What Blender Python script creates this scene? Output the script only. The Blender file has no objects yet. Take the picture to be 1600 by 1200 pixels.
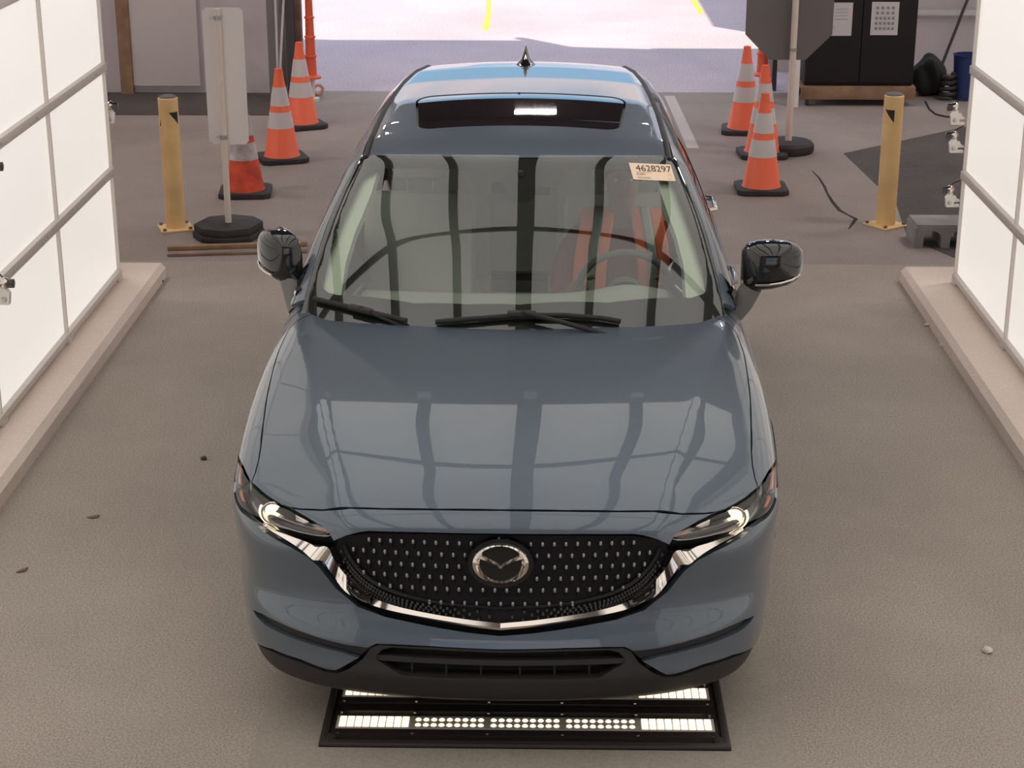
import bpy, bmesh, math, random
import numpy as np
from mathutils import Vector, Matrix
from mathutils.geometry import delaunay_2d_cdt

random.seed(7)
S = bpy.context.scene
COL = S.collection

# ------------------------------------------------------------------ camera
FPX = 2810.0                       # focal length in pixels of the 1600x1200 frame
PITCH, YAW = math.radians(19.6), math.radians(1.095)
CAMP = np.array([0.14, -5.3, 3.22])
FW = np.array([-math.sin(YAW)*math.cos(PITCH), math.cos(YAW)*math.cos(PITCH), -math.sin(PITCH)])
RT = np.array([math.cos(YAW), math.sin(YAW), 0.0])
UP = np.cross(RT, FW)
cd = bpy.data.cameras.new('camera')
cam = bpy.data.objects.new('camera', cd); COL.objects.link(cam)
cd.sensor_width = 36.0; cd.sensor_fit = 'HORIZONTAL'; cd.lens = 36.0*FPX/1600.0
cd.clip_end = 300
cam.matrix_world = Matrix(((RT[0], UP[0], -FW[0], CAMP[0]), (RT[1], UP[1], -FW[1], CAMP[1]),
                           (RT[2], UP[2], -FW[2], CAMP[2]), (0, 0, 0, 1)))
S.camera = cam
S.view_settings.view_transform = 'Standard'; S.view_settings.look = 'None'
S.view_settings.gamma = 1.0; S.view_settings.use_curve_mapping = False
S.view_settings.exposure = 0.0

# ------------------------------------------------------------------ sky and sun
W = bpy.data.worlds.new('sky'); S.world = W; W.use_nodes = True
nt = W.node_tree; nt.nodes.clear()
def N_(tree, t, **kw):
    n = tree.nodes.new(t)
    for k, v in kw.items(): setattr(n, k, v)
    return n
out = N_(nt, 'ShaderNodeOutputWorld'); bg = N_(nt, 'ShaderNodeBackground')
tc = N_(nt, 'ShaderNodeTexCoord'); mp = N_(nt, 'ShaderNodeMapping'); mp.inputs['Scale'].default_value = (1.2, 1.2, 5.0)
noi = N_(nt, 'ShaderNodeTexNoise'); noi.inputs['Scale'].default_value = 2.2; noi.inputs['Detail'].default_value = 6
rmp = N_(nt, 'ShaderNodeValToRGB')
rmp.color_ramp.elements[0].position = 0.40; rmp.color_ramp.elements[0].color = (0.26, 0.50, 0.74, 1)
rmp.color_ramp.elements[1].position = 0.58; rmp.color_ramp.elements[1].color = (1.0, 0.86, 0.86, 1)
nt.links.new(tc.outputs['Generated'], mp.inputs['Vector']); nt.links.new(mp.outputs['Vector'], noi.inputs['Vector'])
nt.links.new(noi.outputs['Fac'], rmp.inputs['Fac']); nt.links.new(rmp.outputs['Color'], bg.inputs['Color'])
bg.inputs['Strength'].default_value = 1.3
nt.links.new(bg.outputs['Background'], out.inputs['Surface'])
sd = bpy.data.lights.new('sun', 'SUN'); sd.energy = 4.8; sd.angle = math.radians(0.6); sd.color = (1.0, 0.90, 0.74)
sun = bpy.data.objects.new('sun', sd); COL.objects.link(sun)
SUND = Vector((-0.5, 0.62, -1.0)).normalized()          # travel direction of the sunlight
sun.rotation_euler = SUND.to_track_quat('-Z', 'Y').to_euler(); sun.location = (0, 0, 12)

# ------------------------------------------------------------------ pixel helpers (world units from the traced photograph)
def ray(x, y): return FW + RT*((x-800)/FPX) - UP*((y-600)/FPX)
def onz(x, y, z=0.0):
    d = ray(x, y); return CAMP + d*((z-CAMP[2])/d[2])
def ony(x, y, Y):
    d = ray(x, y); return CAMP + d*((Y-CAMP[1])/d[1])

# ------------------------------------------------------------------ materials
MATS = {}
def mat(name, col=(0.5, 0.5, 0.5), rough=0.5, metal=0.0, coat=0.0, coat_rough=0.03, emit=None, estr=0.0, spec=0.5, noise=None, bump=None, ior=1.5):
    """noise=(scale, amount, detail) varies the colour; bump=(scale, strength)"""
    m = bpy.data.materials.new(name); m.use_nodes = True; t = m.node_tree
    b = t.nodes['Principled BSDF']
    b.inputs['Base Color'].default_value = (*col, 1); b.inputs['Roughness'].default_value = rough
    b.inputs['Metallic'].default_value = metal; b.inputs['Coat Weight'].default_value = coat
    b.inputs['Coat Roughness'].default_value = coat_rough; b.inputs['Specular IOR Level'].default_value = spec
    b.inputs['IOR'].default_value = ior
    if emit: b.inputs['Emission Color'].default_value = (*emit, 1); b.inputs['Emission Strength'].default_value = estr
    co = None
    if noise or bump: co = N_(t, 'ShaderNodeTexCoord')
    if noise:
        sc, am, de = noise
        n = N_(t, 'ShaderNodeTexNoise'); n.inputs['Scale'].default_value = sc; n.inputs['Detail'].default_value = de
        r = N_(t, 'ShaderNodeValToRGB')
        r.color_ramp.elements[0].position = 0.3; r.color_ramp.elements[1].position = 0.7
        r.color_ramp.elements[0].color = (*[c*(1-am) for c in col], 1); r.color_ramp.elements[1].color = (*[min(1, c*(1+am)) for c in col], 1)
        t.links.new(co.outputs['Object'], n.inputs['Vector']); t.links.new(n.outputs['Fac'], r.inputs['Fac'])
        t.links.new(r.outputs['Color'], b.inputs['Base Color'])
    if bump:
        sc, st = bump
        n = N_(t, 'ShaderNodeTexNoise'); n.inputs['Scale'].default_value = sc; n.inputs['Detail'].default_value = 4
        bp = N_(t, 'ShaderNodeBump'); bp.inputs['Strength'].default_value = st; bp.inputs['Distance'].default_value = 0.02
        t.links.new(co.outputs['Object'], n.inputs['Vector']); t.links.new(n.outputs['Fac'], bp.inputs['Height'])
        t.links.new(bp.outputs['Normal'], b.inputs['Normal'])
    MATS[name] = m; return m

def ground_mat(name, cols, big, fine, bump, amp=0.3):
    """mottled paving: large blotches, fine aggregate, a little relief"""
    m = bpy.data.materials.new(name); m.use_nodes = True; t = m.node_tree; b = t.nodes['Principled BSDF']
    b.inputs['Roughness'].default_value = 0.85; b.inputs['Specular IOR Level'].default_value = 0.25
    co = N_(t, 'ShaderNodeTexCoord')
    n1 = N_(t, 'ShaderNodeTexNoise'); n1.inputs['Scale'].default_value = big; n1.inputs['Detail'].default_value = 5; n1.inputs['Roughness'].default_value = 0.6
    r1 = N_(t, 'ShaderNodeValToRGB')
    r1.color_ramp.elements[0].position = 0.3; r1.color_ramp.elements[0].color = (*cols[0], 1)
    r1.color_ramp.elements[1].position = 0.72; r1.color_ramp.elements[1].color = (*cols[1], 1)
    n2 = N_(t, 'ShaderNodeTexNoise'); n2.inputs['Scale'].default_value = fine; n2.inputs['Detail'].default_value = 3
    r2 = N_(t, 'ShaderNodeValToRGB')
    r2.color_ramp.elements[0].position = 0.33; r2.color_ramp.elements[0].color = (1-amp, 1-amp, 1-amp, 1)
    r2.color_ramp.elements[1].position = 0.68; r2.color_ramp.elements[1].color = (1+amp, 1+amp, 1+amp, 1)
    mx = N_(t, 'ShaderNodeMix', data_type='RGBA', blend_type='MULTIPLY'); mx.inputs[0].default_value = 1.0
    for n in (n1, n2): t.links.new(co.outputs['Object'], n.inputs['Vector'])
    t.links.new(n1.outputs['Fac'], r1.inputs['Fac']); t.links.new(n2.outputs['Fac'], r2.inputs['Fac'])
    t.links.new(r1.outputs['Color'], mx.inputs[6]); t.links.new(r2.outputs['Color'], mx.inputs[7])
    t.links.new(mx.outputs[2], b.inputs['Base Color'])
    bp = N_(t, 'ShaderNodeBump'); bp.inputs['Strength'].default_value = bump; bp.inputs['Distance'].default_value = 0.01
    t.links.new(n2.outputs['Fac'], bp.inputs['Height']); t.links.new(bp.outputs['Normal'], b.inputs['Normal'])
    MATS[name] = m; return m

def glass_mat(name, tint, refl=1.0, rough=0.0):
    """thin pane: tinted see-through with a Fresnel mirror layer"""
    m = bpy.data.materials.new(name); m.use_nodes = True; t = m.node_tree; t.nodes.clear()
    o = N_(t, 'ShaderNodeOutputMaterial'); tr = N_(t, 'ShaderNodeBsdfTransparent'); gl = N_(t, 'ShaderNodeBsdfGlossy')
    tr.inputs['Color'].default_value = (*tint, 1); gl.inputs['Roughness'].default_value = rough
    fr = N_(t, 'ShaderNodeFresnel'); fr.inputs['IOR'].default_value = 1.52
    mu = N_(t, 'ShaderNodeMath', operation='MULTIPLY'); mu.inputs[1].default_value = refl; mu.use_clamp = True
    mx = N_(t, 'ShaderNodeMixShader')
    t.links.new(fr.outputs['Fac'], mu.inputs[0]); t.links.new(mu.outputs[0], mx.inputs['Fac'])
    t.links.new(tr.outputs[0], mx.inputs[1]); t.links.new(gl.outputs[0], mx.inputs[2]); t.links.new(mx.outputs[0], o.inputs['Surface'])
    MATS[name] = m; return m

def glow_mat(name, col, strength, base=0.8):
    m = bpy.data.materials.new(name); m.use_nodes = True; t = m.node_tree; b = t.nodes['Principled BSDF']
    b.inputs['Base Color'].default_value = (base, base, base*0.97, 1); b.inputs['Roughness'].default_value = 0.35
    b.inputs['Emission Color'].default_value = (*col, 1); b.inputs['Emission Strength'].default_value = strength
    MATS[name] = m; return m

ground_mat('asphalt', ((0.32, 0.275, 0.238), (0.42, 0.366, 0.318)), 0.7, 130, 0.3)
ground_mat('rear_paving', ((0.280, 0.240, 0.219), (0.378, 0.325, 0.297)), 0.8, 120, 0.25, 0.25)
ground_mat('floor_dark', ((0.085, 0.074, 0.072), (0.125, 0.108, 0.104)), 1.5, 130, 0.3)
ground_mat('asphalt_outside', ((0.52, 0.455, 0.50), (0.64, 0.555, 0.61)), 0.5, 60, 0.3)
ground_mat('concrete', ((0.31, 0.275, 0.235), (0.39, 0.345, 0.295)), 0.9, 120, 0.15, 0.12)
ground_mat('curb_concrete', ((0.72, 0.61, 0.535), (0.82, 0.70, 0.62)), 1.2, 110, 0.06, 0.07)
glow_mat('light_panel', (1.0, 0.93, 0.86), 0.66, 0.45)
glow_mat('ceiling_panel', (1.0, 0.96, 0.92), 0.98)
mat('frame_metal', (0.66, 0.60, 0.55), 0.5, 0.1)
mat('beam_metal', (0.10, 0.092, 0.09), 0.6)
mat('tent_fabric', (0.56, 0.53, 0.51), 0.8, noise=(1.2, 0.12, 4), bump=(3.0, 0.4))
def canvas_mat(name='canvas', dc=(0.76, 0.70, 0.68), tc_=(0.62, 0.57, 0.55)):
    m = bpy.data.materials.new(name); m.use_nodes = True; t = m.node_tree; t.nodes.clear()
    o = N_(t, 'ShaderNodeOutputMaterial'); d = N_(t, 'ShaderNodeBsdfDiffuse'); r = N_(t, 'ShaderNodeBsdfTranslucent'); a = N_(t, 'ShaderNodeMixShader')
    co = N_(t, 'ShaderNodeTexCoord'); n = N_(t, 'ShaderNodeTexNoise'); n.inputs['Scale'].default_value = 1.6; n.inputs['Detail'].default_value = 3
    bp = N_(t, 'ShaderNodeBump'); bp.inputs['Strength'].default_value = 0.9; bp.inputs['Distance'].default_value = 0.12
    d.inputs['Color'].default_value = (*dc, 1); r.inputs['Color'].default_value = (*tc_, 1); a.inputs['Fac'].default_value = 0.5
    t.links.new(co.outputs['Object'], n.inputs['Vector']); t.links.new(n.outputs['Fac'], bp.inputs['Height']); t.links.new(bp.outputs['Normal'], d.inputs['Normal'])
    t.links.new(d.outputs[0], a.inputs[1]); t.links.new(r.outputs[0], a.inputs[2]); t.links.new(a.outputs[0], o.inputs['Surface']); MATS[name] = m
canvas_mat()
canvas_mat('tent_roof', (0.06, 0.05, 0.053), (0.20, 0.168, 0.175))
mat('paint', (0.093, 0.122, 0.155), 0.40, 0.35, coat=1.0, coat_rough=0.01, spec=0.6)
mat('black_plastic', (0.032, 0.030, 0.031), 0.5, spec=0.35, bump=(400, 0.08))
mat('gloss_black', (0.008, 0.008, 0.009), 0.08, coat=0.5)
mat('matt_black', (0.012, 0.012, 0.012), 0.7)
mat('rubber', (0.018, 0.017, 0.017), 0.6)
mat('base_rubber', (0.040, 0.036, 0.036), 0.7, noise=(6, 0.25, 4))
mat('chrome', (0.66, 0.61, 0.56), 0.08, 1.0)
mat('dark_chrome', (0.22, 0.21, 0.21), 0.18, 1.0)
mat('lamp_grey', (0.34, 0.33, 0.32), 0.25, 0.8)
mat('alloy', (0.28, 0.28, 0.29), 0.25, 0.9)
glass_mat('windshield_glass', (0.92, 0.97, 0.91), 2.2)
glass_mat('side_glass', (0.82, 0.88, 0.83), 1.5)
glass_mat('privacy_glass', (0.42, 0.46, 0.43), 1.5)
glass_mat('lamp_lens', (0.93, 0.93, 0.93), 1.3)
mat('roof_glass', (0.010, 0.008, 0.009), 0.02, coat=1.0, coat_rough=0.0)
mat('lamp_orange', (0.95, 0.33, 0.17), 0.25, coat=0.6)
mat('tail_red', (0.35, 0.01, 0.01), 0.15, coat=1.0)
glow_mat('headlamp_glow', (1.0, 0.82, 0.58), 1.5)
glow_mat('led_glow', (1.0, 0.80, 0.52), 2.0)
mat('interior_grey', (0.42, 0.45, 0.41), 0.75)
mat('interior_dark', (0.13, 0.14, 0.135), 0.7)
mat('interior_pale', (0.80, 0.86, 0.74), 0.8)
mat('seat_leather', (0.55, 0.58, 0.52), 0.5)

# ------------------------------------------------------------------ mesh helpers
def add(name, me, parent=None):
    o = bpy.data.objects.new(name, me); COL.objects.link(o)
    if parent is not None: o.parent = parent
    return o
def pyobj(name, vs, fs, m, parent=None, smooth=False, angle=None):
    me = bpy.data.meshes.new(name); me.from_pydata([tuple(map(float, v)) for v in vs], [], fs); me.update()
    if m: me.materials.append(MATS[m])
    if smooth or angle: me.polygons.foreach_set('use_smooth', [True]*len(me.polygons))
    if angle: me.set_sharp_from_angle(angle=math.radians(angle))
    return add(name, me, parent)
def bmobj(name, bm, m, parent=None, angle=None):
    me = bpy.data.meshes.new(name); bmesh.ops.recalc_face_normals(bm, faces=bm.faces[:]); bm.to_mesh(me); bm.free()
    if m: me.materials.append(MATS[m])
    if angle:
        me.polygons.foreach_set('use_smooth', [True]*len(me.polygons)); me.set_sharp_from_angle(angle=math.radians(angle))
    return add(name, me, parent)
def tag(o, label=None, cat=None, group=None, kind=None):
    if label: o['label'] = label
    if cat: o['category'] = cat
    if group: o['group'] = group
    if kind: o['kind'] = kind
    return o
def empty(name, loc=(0, 0, 0), rz=0.0, parent=None):
    o = bpy.data.objects.new(name, None); COL.objects.link(o); o.location = loc; o.rotation_euler = (0, 0, rz)
    o.empty_display_size = 0.1
    if parent is not None: o.parent = parent
    return o
def b_box(bm, c, s, bevel=0.0, rot=None, seg=2):
    M = Matrix.Translation(c)
    if rot is not None: M = M @ rot
    M = M @ Matrix.Diagonal((s[0], s[1], s[2], 1))
    r = bmesh.ops.create_cube(bm, size=1.0, matrix=M)
    if bevel:
        es = list({e for v in r['verts'] for e in v.link_edges})
        bmesh.ops.bevel(bm, geom=es, offset=bevel, segments=seg, affect='EDGES', profile=0.5)
def box(name, c, s, m, parent=None, bevel=0.0, rot=None, angle=35):
    bm = bmesh.new(); b_box(bm, c, s, bevel, rot); return bmobj(name, bm, m, parent, angle if bevel else None)
def b_lathe(bm, prof, c=(0, 0, 0), n=32, M=None, cap=True):
    """profile of (r, z) revolved round z"""
    M = M or Matrix.Identity(4); rings = []
    for r, z in prof:
        rings.append([bm.verts.new(M @ Vector((c[0]+r*math.cos(2*math.pi*k/n), c[1]+r*math.sin(2*math.pi*k/n), c[2]+z))) for k in range(n)])
    for a, b in zip(rings, rings[1:]):
        for k in range(n): bm.faces.new((a[k], a[(k+1) % n], b[(k+1) % n], b[k]))
    if cap:
        bm.faces.new(rings[0][::-1]); bm.faces.new(rings[-1])
def lathe(name, prof, c, m, parent=None, n=32, M=None, cap=True, angle=35):
    bm = bmesh.new(); b_lathe(bm, prof, c, n, M, cap); return bmobj(name, bm, m, parent, angle)
def b_tube(bm, pts, r, n=10, cap=True):
    pts = [Vector(p) for p in pts]; rs = r if hasattr(r, '__len__') else [r]*len(pts); rings = []; ref = None
    for i, p in enumerate(pts):
        t = (pts[min(i+1, len(pts)-1)]-pts[max(i-1, 0)]).normalized()
        if ref is None: ref = Vector((0, 0, 1)) if abs(t.z) < 0.9 else Vector((1, 0, 0))
        u = (ref - t*ref.dot(t)).normalized(); v = t.cross(u); ref = u
        rings.append([bm.verts.new(p+u*rs[i]*math.cos(2*math.pi*k/n)+v*rs[i]*math.sin(2*math.pi*k/n)) for k in range(n)])
    for a, b in zip(rings, rings[1:]):
        for k in range(n): bm.faces.new((a[k], a[(k+1) % n], b[(k+1) % n], b[k]))
    if cap: bm.faces.new(rings[0][::-1]); bm.faces.new(rings[-1])
def tube(name, pts, r, m, parent=None, n=10, angle=50):
    bm = bmesh.new(); b_tube(bm, pts, r, n); return bmobj(name, bm, m, parent, angle)
def b_prism(bm, poly, M, depth):
    """2D polygon extruded by depth along local z, placed by M"""
    a = [bm.verts.new(M @ Vector((x, y, 0))) for x, y in poly]; b = [bm.verts.new(M @ Vector((x, y, depth))) for x, y in poly]
    n = len(poly)
    bm.faces.new(a[::-1]); bm.faces.new(b)
    for k in range(n): bm.faces.new((a[k], a[(k+1) % n], b[(k+1) % n], b[k]))
def prism(name, poly, M, depth, m, parent=None, bevel=0.0, angle=35):
    bm = bmesh.new(); b_prism(bm, poly, M, depth)
    if bevel: bmesh.ops.bevel(bm, geom=bm.edges[:], offset=bevel, segments=2, affect='EDGES', profile=0.5)
    return bmobj(name, bm, m, parent, angle)
def copy_tree(o, parent=None):
    c = o.copy(); COL.objects.link(c); c.parent = parent
    for ch in list(o.children): copy_tree(ch, c)
    return c
XZ = Matrix(((1, 0, 0, 0), (0, 0, -1, 0), (0, 1, 0, 0), (0, 0, 0, 1)))      # local xy -> world xz, depth to -y

#@@STRUCTURE
# ================================================================== the place
BX = 0.08                                   # centre line of the drive-through
fl = pyobj('floor', [(-8, -12, 0), (8, -12, 0), (8, 6.12, 0), (-8, 6.12, 0)], [(0, 1, 2, 3)], 'asphalt')
tag(fl, kind='structure')
tag(pyobj('floor_rear', [(-8, 6.12, 0), (8, 6.12, 0), (8, 12.3, 0), (-8, 12.3, 0)], [(0, 1, 2, 3)], 'rear_paving'), kind='structure')
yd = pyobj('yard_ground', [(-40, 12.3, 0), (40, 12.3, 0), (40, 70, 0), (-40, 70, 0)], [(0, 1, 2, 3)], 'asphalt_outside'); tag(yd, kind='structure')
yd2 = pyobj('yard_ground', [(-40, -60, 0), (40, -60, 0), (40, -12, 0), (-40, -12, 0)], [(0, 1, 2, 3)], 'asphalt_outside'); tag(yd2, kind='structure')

WY0, WY1 = -3.55, 5.40                      # booth walls run along y
PW, PH, Z0 = 1.28, 0.635, 0.135
def light_wall(name, x, sgn):
    """frame of posts and rails that carries backlit white panels; sgn points into the booth"""
    root = empty(name, (x, 0, 0)); tag(root, kind='structure')
    nc, nr = 7, 5
    pm = None
    for c in range(nc):
        for r in range(nr):
            if pm is None:
                o = box('panel', (0, 0, 0), (0.02, PW-0.012, PH-0.012), 'light_panel', root); pm = o.data
            else: o = add('panel', pm, root)
            o.location = (-sgn*0.02, WY1-PW*(c+0.5), Z0+PH*(r+0.5))
    for r in range(nr+1):
        h = 0.05 if r else 0.035
        box('rail', (0, WY1-PW*nc/2, Z0+PH*r), (0.045, PW*nc, h), 'frame_metal', root, 0.004)
        if 0 < r:
            bm = bmesh.new()
            for c in range(nc*2):
                b_lathe(bm, [(0.006, 0), (0.005, 0.003), (0.0, 0.0035)], (0, 0, 0), 8, Matrix.Translation((sgn*0.0225, WY1-PW*(c+0.45)/2, Z0+PH*r)) @ Matrix.Rotation(sgn*math.pi/2, 4, 'Y'), cap=False)
            tag(bmobj('rail_screws', bm, 'chrome', root), kind='stuff')
    for c in range(nc+1):
        w = 0.012 if 0 < c else 0.008
        box('post', (-0.004*sgn, WY1-PW*c, Z0+PH*nr/2), (0.03, w, PH*nr), 'frame_metal', root)
    for c in range(nc+1):
        y = WY1-PW*c - (0.06 if c == 0 else 0)
        box('foot', (0.0, y, 0.107), (0.05, 0.09, 0.025), 'frame_metal', root, 0.004)
    return root
light_wall('wall_left', -2.505, 1); light_wall('wall_right', 2.665, -1)
for nm, x0, x1, sg in (('curb_left', -2.95, -2.285, 1), ('curb_right', 2.395, 3.06, -1)):
    y0, y1, h, ch = -4.2, 5.74, 0.095, 0.03
    prof = [(x0, 0), (x1, 0), (x1, h-ch), (x1-ch, h), (x0, h)] if sg > 0 else [(x0, 0), (x1, 0), (x1, h), (x0+ch, h), (x0, h-ch)]
    M = Matrix(((1, 0, 0, 0), (0, 0, -1, y1), (0, 1, 0, 0), (0, 0, 0, 1)))
    bm = bmesh.new(); b_prism(bm, prof, M, y1-y0); tag(bmobj(nm, bm, 'curb_concrete'), kind='structure')

# lit ceiling of the booth: seen only mirrored in the bonnet and the windscreen
CZ, CY0, CY1 = 3.42, -2.9, 3.95
ce = empty('ceiling', (BX, 0, CZ)); tag(ce, kind='structure')
cw, nb = 0.73, 6; CB = [CY0, -0.75, 2.25, CY1]; ny = 3
for j in range(ny):
    yc, ln = (CB[j]+CB[j+1])/2, CB[j+1]-CB[j]; pm = None
    for i in range(nb):
        if pm is None:
            o = box('panel', (0, 0, 0), (cw-0.02, ln-0.02, 0.02), 'ceiling_panel', ce); pm = o.data
        else: o = add('panel', pm, ce)
        o.location = ((i-(nb-1)/2)*cw, yc, 0.03)
    for sx in (-1, 1): box('side_panel', (sx*2.38, yc, 0.03), (0.30, ln-0.02, 0.02), 'ceiling_panel', ce)
for i in range(nb+1):
    w = 0.17 if i == nb//2 else 0.085
    box('beam', ((i-nb/2)*cw, (CY0+CY1)/2, 0.0), (w, CY1-CY0, 0.07), 'beam_metal', ce)
    if 0 < i < nb: box('beam_clip', ((i-nb/2)*cw, CY1+0.03, -0.03), (0.09, 0.05, 0.11), 'frame_metal', ce, 0.008)
for sx in (-1, 1): box('beam', (sx*2.55, (CY0+CY1)/2, 0.0), (0.06, CY1-CY0, 0.07), 'beam_metal', ce)
for j in range(ny+1): box('cross_bar', (0, CB[j], 0.005), (5.1, 0.04, 0.06), 'beam_metal', ce)

# tent hall round the booth
TH = 5.6
def hall():
    ya, yb = 12.25+0.166*8, 12.25-0.166*8
    tag(pyobj('ceiling_hall', [(-8, -9, TH), (8, -9, TH), (8, yb, TH-0.3), (-8, ya, TH-0.3), (-8, -9, TH+.1), (8, -9, TH+.1), (8, yb, TH-.2), (-8, ya, TH-.2)],
              [(0, 3, 2, 1), (4, 5, 6, 7), (0, 1, 5, 4), (1, 2, 6, 5), (2, 3, 7, 6), (3, 0, 4, 7)], 'tent_roof'), kind='structure')
    for nm, x in (('wall_tent_left', -6.0), ('wall_tent_right', 6.0)):
        tag(box(nm, (x, 1.6, 2.8), (0.01, 21.4, 5.6), 'canvas'), kind='structure')
    tag(box('wall_tent_back_left', (-4.15, 12.2, 2.7), (3.7, 0.01, 5.4), 'canvas'), kind='structure')
    tag(box('wall_tent_back_right', (4.3, 13.5, 1.2), (3.6, 0.01, 2.4), 'canvas'), kind='structure')
    tag(box('wall_tent_front_left', (-4.3, -9, 2.8), (3.6, 0.01, 5.6), 'canvas'), kind='structure'); tag(box('wall_tent_front_right', (4.3, -9, 2.8), (3.6, 0.01, 5.6), 'canvas'), kind='structure')
    tag(box('trim_3', (0, -9, 4.9), (5.0, 0.05, 1.5), 'tent_fabric'), kind='structure')
    tag(box('trim_1', (0.0, 12.2, 4.75), (5.0, 0.10, 1.1), 'tent_roof'), kind='structure')
hall()
glow_mat('lamp_light', (1.0, 0.90, 0.86), 106.0); mat('lamp_shell', (0.12, 0.12, 0.12), 0.5)
def hall_lamp(x, y, z, long=False):
    # lamps hung under the tent roof; some show only as mirror images
    r = empty('hall_lamp', (x, y, z)); tag(r, 'long lamp under the tent roof, side ones added as fill' if long else 'small round lamp hanging under the tent roof', 'lamp', 'long lamps under the tent roof' if long else 'round lamps under the tent roof')
    k = 0.45 if z < 4.5 else 1.0
    if long: box('lamp_housing', (0, 0, 0.05), (1.3*k, 0.16*k, 0.06), 'lamp_shell', r, 0.01); box('tube', (0, 0, 0.0), (1.25*k, 0.12*k, 0.04*k), 'lamp_light', r)
    else: lathe('lamp_housing', [(0.13, 0.0), (0.10, 0.10), (0.04, 0.14)], (0, 0, 0), 'lamp_shell', r, 24); lathe('diffuser', [(0.11, -0.012), (0.115, 0.0)], (0, 0, 0), 'lamp_light', r, 24)
    tube('hanger', [(0, 0, 0.08), (0, 0, 5.3-z)], 0.008, 'lamp_shell', r, 6)
for x, y, z, l in ((0.1, 11.5, 4.45, True), (-4.7, 6.4, 5.0, True), (4.9, 6.4, 5.0, True), (-4.7, 8.6, 5.0, True), (4.9, 8.6, 5.0, True), (-1.9, 10.7, 4.7, False), (-2.7, 11.4, 4.6, False), (1.7, 10.6, 4.7, False), (2.9, 11.0, 4.6, False)): hall_lamp(x, y, z, l)  # long side lamps are added to light the background from the front
# ================================================================== the car: smooth body functions, panels cut out of them
CAR_YAW = -0.0075
CAR = empty('car', (0, 0, 0), CAR_YAW)
tag(CAR, 'grey sport utility car with black patterned grille, parked over the floor light box', 'car')
_c, _s = math.cos(CAR_YAW), math.sin(CAR_YAW)
def to_car(v): return np.array([_c*v[0]+_s*v[1], -_s*v[0]+_c*v[1], v[2]])
CAMC = to_car(CAMP)

def curve(pts, sig, even=False):
    pts = sorted(pts)
    if even: pts = sorted([(-x, y) for x, y in pts if x > 0] + pts)
    x = np.array([p[0] for p in pts], float); y = np.array([p[1] for p in pts], float)
    pad = max(4*sig, 0.05); xs = np.linspace(x[0]-pad*2, x[-1]+pad*2, 3000)
    ys = np.interp(xs, x, y)
    lo, hi = xs < x[0], xs > x[-1]
    ys[lo] = y[0] + (xs[lo]-x[0])*(y[1]-y[0])/(x[1]-x[0]); ys[hi] = y[-1] + (xs[hi]-x[-1])*(y[-1]-y[-2])/(x[-1]-x[-2])
    dx = xs[1]-xs[0]; k = int(4*sig/dx)+1; ker = np.exp(-0.5*(np.arange(-k, k+1)*dx/sig)**2); ker /= ker.sum()
    ext = np.concatenate([ys[0]+(np.arange(-k, 0))*(ys[1]-ys[0]), ys, ys[-1]+np.arange(1, k+1)*(ys[-1]-ys[-2])])
    ys2 = np.convolve(ext, ker, 'valid')
    return lambda q: np.interp(q, xs, ys2)
def sstep(a, b, x):
    t = np.clip((x-a)/(b-a), 0, 1); return t*t*(3-2*t)
def smax(a, b, k):
    h = np.maximum(k-np.abs(a-b), 0)/k
    return np.maximum(a, b) + h*h*k*0.25

# ---- lower body
hoodC = curve([(0.0, 0.815), (0.09, 0.868), (0.2, 0.908), (0.4, 0.960), (0.6, 1.000), (0.9, 1.042), (1.2, 1.074), (1.4, 1.088), (1.7, 1.10), (2.2, 1.11), (3.0, 1.13), (4.0, 1.17), (4.9, 1.18)], 0.06)
creaseX = curve([(0.0, 0.49), (0.3, 0.56), (0.8, 0.68), (1.2, 0.79), (1.4, 0.84), (1.8, 0.9), (5, 0.95)], 0.06)
frontC = curve([(0.0, 0.30), (0.14, 0.10), (0.18, 0.030), (0.20, 0.005), (0.25, -0.022), (0.30, -0.045), (0.345, -0.034), (0.40, -0.030), (0.44, -0.018), (0.50, 0.018), (0.56, 0.032), (0.66, 0.040), (0.76, 0.052), (0.81, 0.068), (0.86, 0.098), (0.92, 0.16), (1.0, 0.28)], 0.012)
sweep = curve([(0, 0), (0.2, 0.006), (0.37, 0.025), (0.5, 0.048), (0.625, 0.088), (0.745, 0.158), (0.82, 0.232), (0.875, 0.305), (0.93, 0.41), (0.98, 0.56), (1.05, 0.85)], 0.04, True)
sweepZ = curve([(0.0, 1.0), (0.3, 1.0), (0.5, 0.92), (0.7, 0.72), (0.85, 0.60), (1.1, 0.55)], 0.05)
wideY = curve([(-0.3, 0.84), (0.2, 0.935), (0.4, 0.955), (0.7, 0.97), (1.0, 0.98), (1.4, 0.975), (2.0, 0.965), (3.0, 0.967), (3.9, 0.975), (4.3, 0.95), (4.6, 0.90), (4.9, 0.80)], 0.10)
wideZ = curve([(0.1, -0.11), (0.25, -0.045), (0.4, -0.022), (0.55, -0.010), (0.75, 0.0), (0.86, -0.004), (0.95, -0.018), (1.03, -0.045), (1.12, -0.09), (1.3, -0.2)], 0.03)
rearZ = curve([(0.1, 4.5), (0.3, 4.72), (0.5, 4.82), (0.7, 4.80), (0.9, 4.76), (1.1, 4.72), (1.4, 4.6)], 0.03)
def hood_h(X, y):
    t = X-creaseX(y); so = 0.5*(t+np.sqrt(t*t+0.00015))
    return hoodC(y) - (0.013+0.040*np.exp(-((y-0.05)/0.38)**2))*(X/0.6)**2 - 0.27*so
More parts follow.
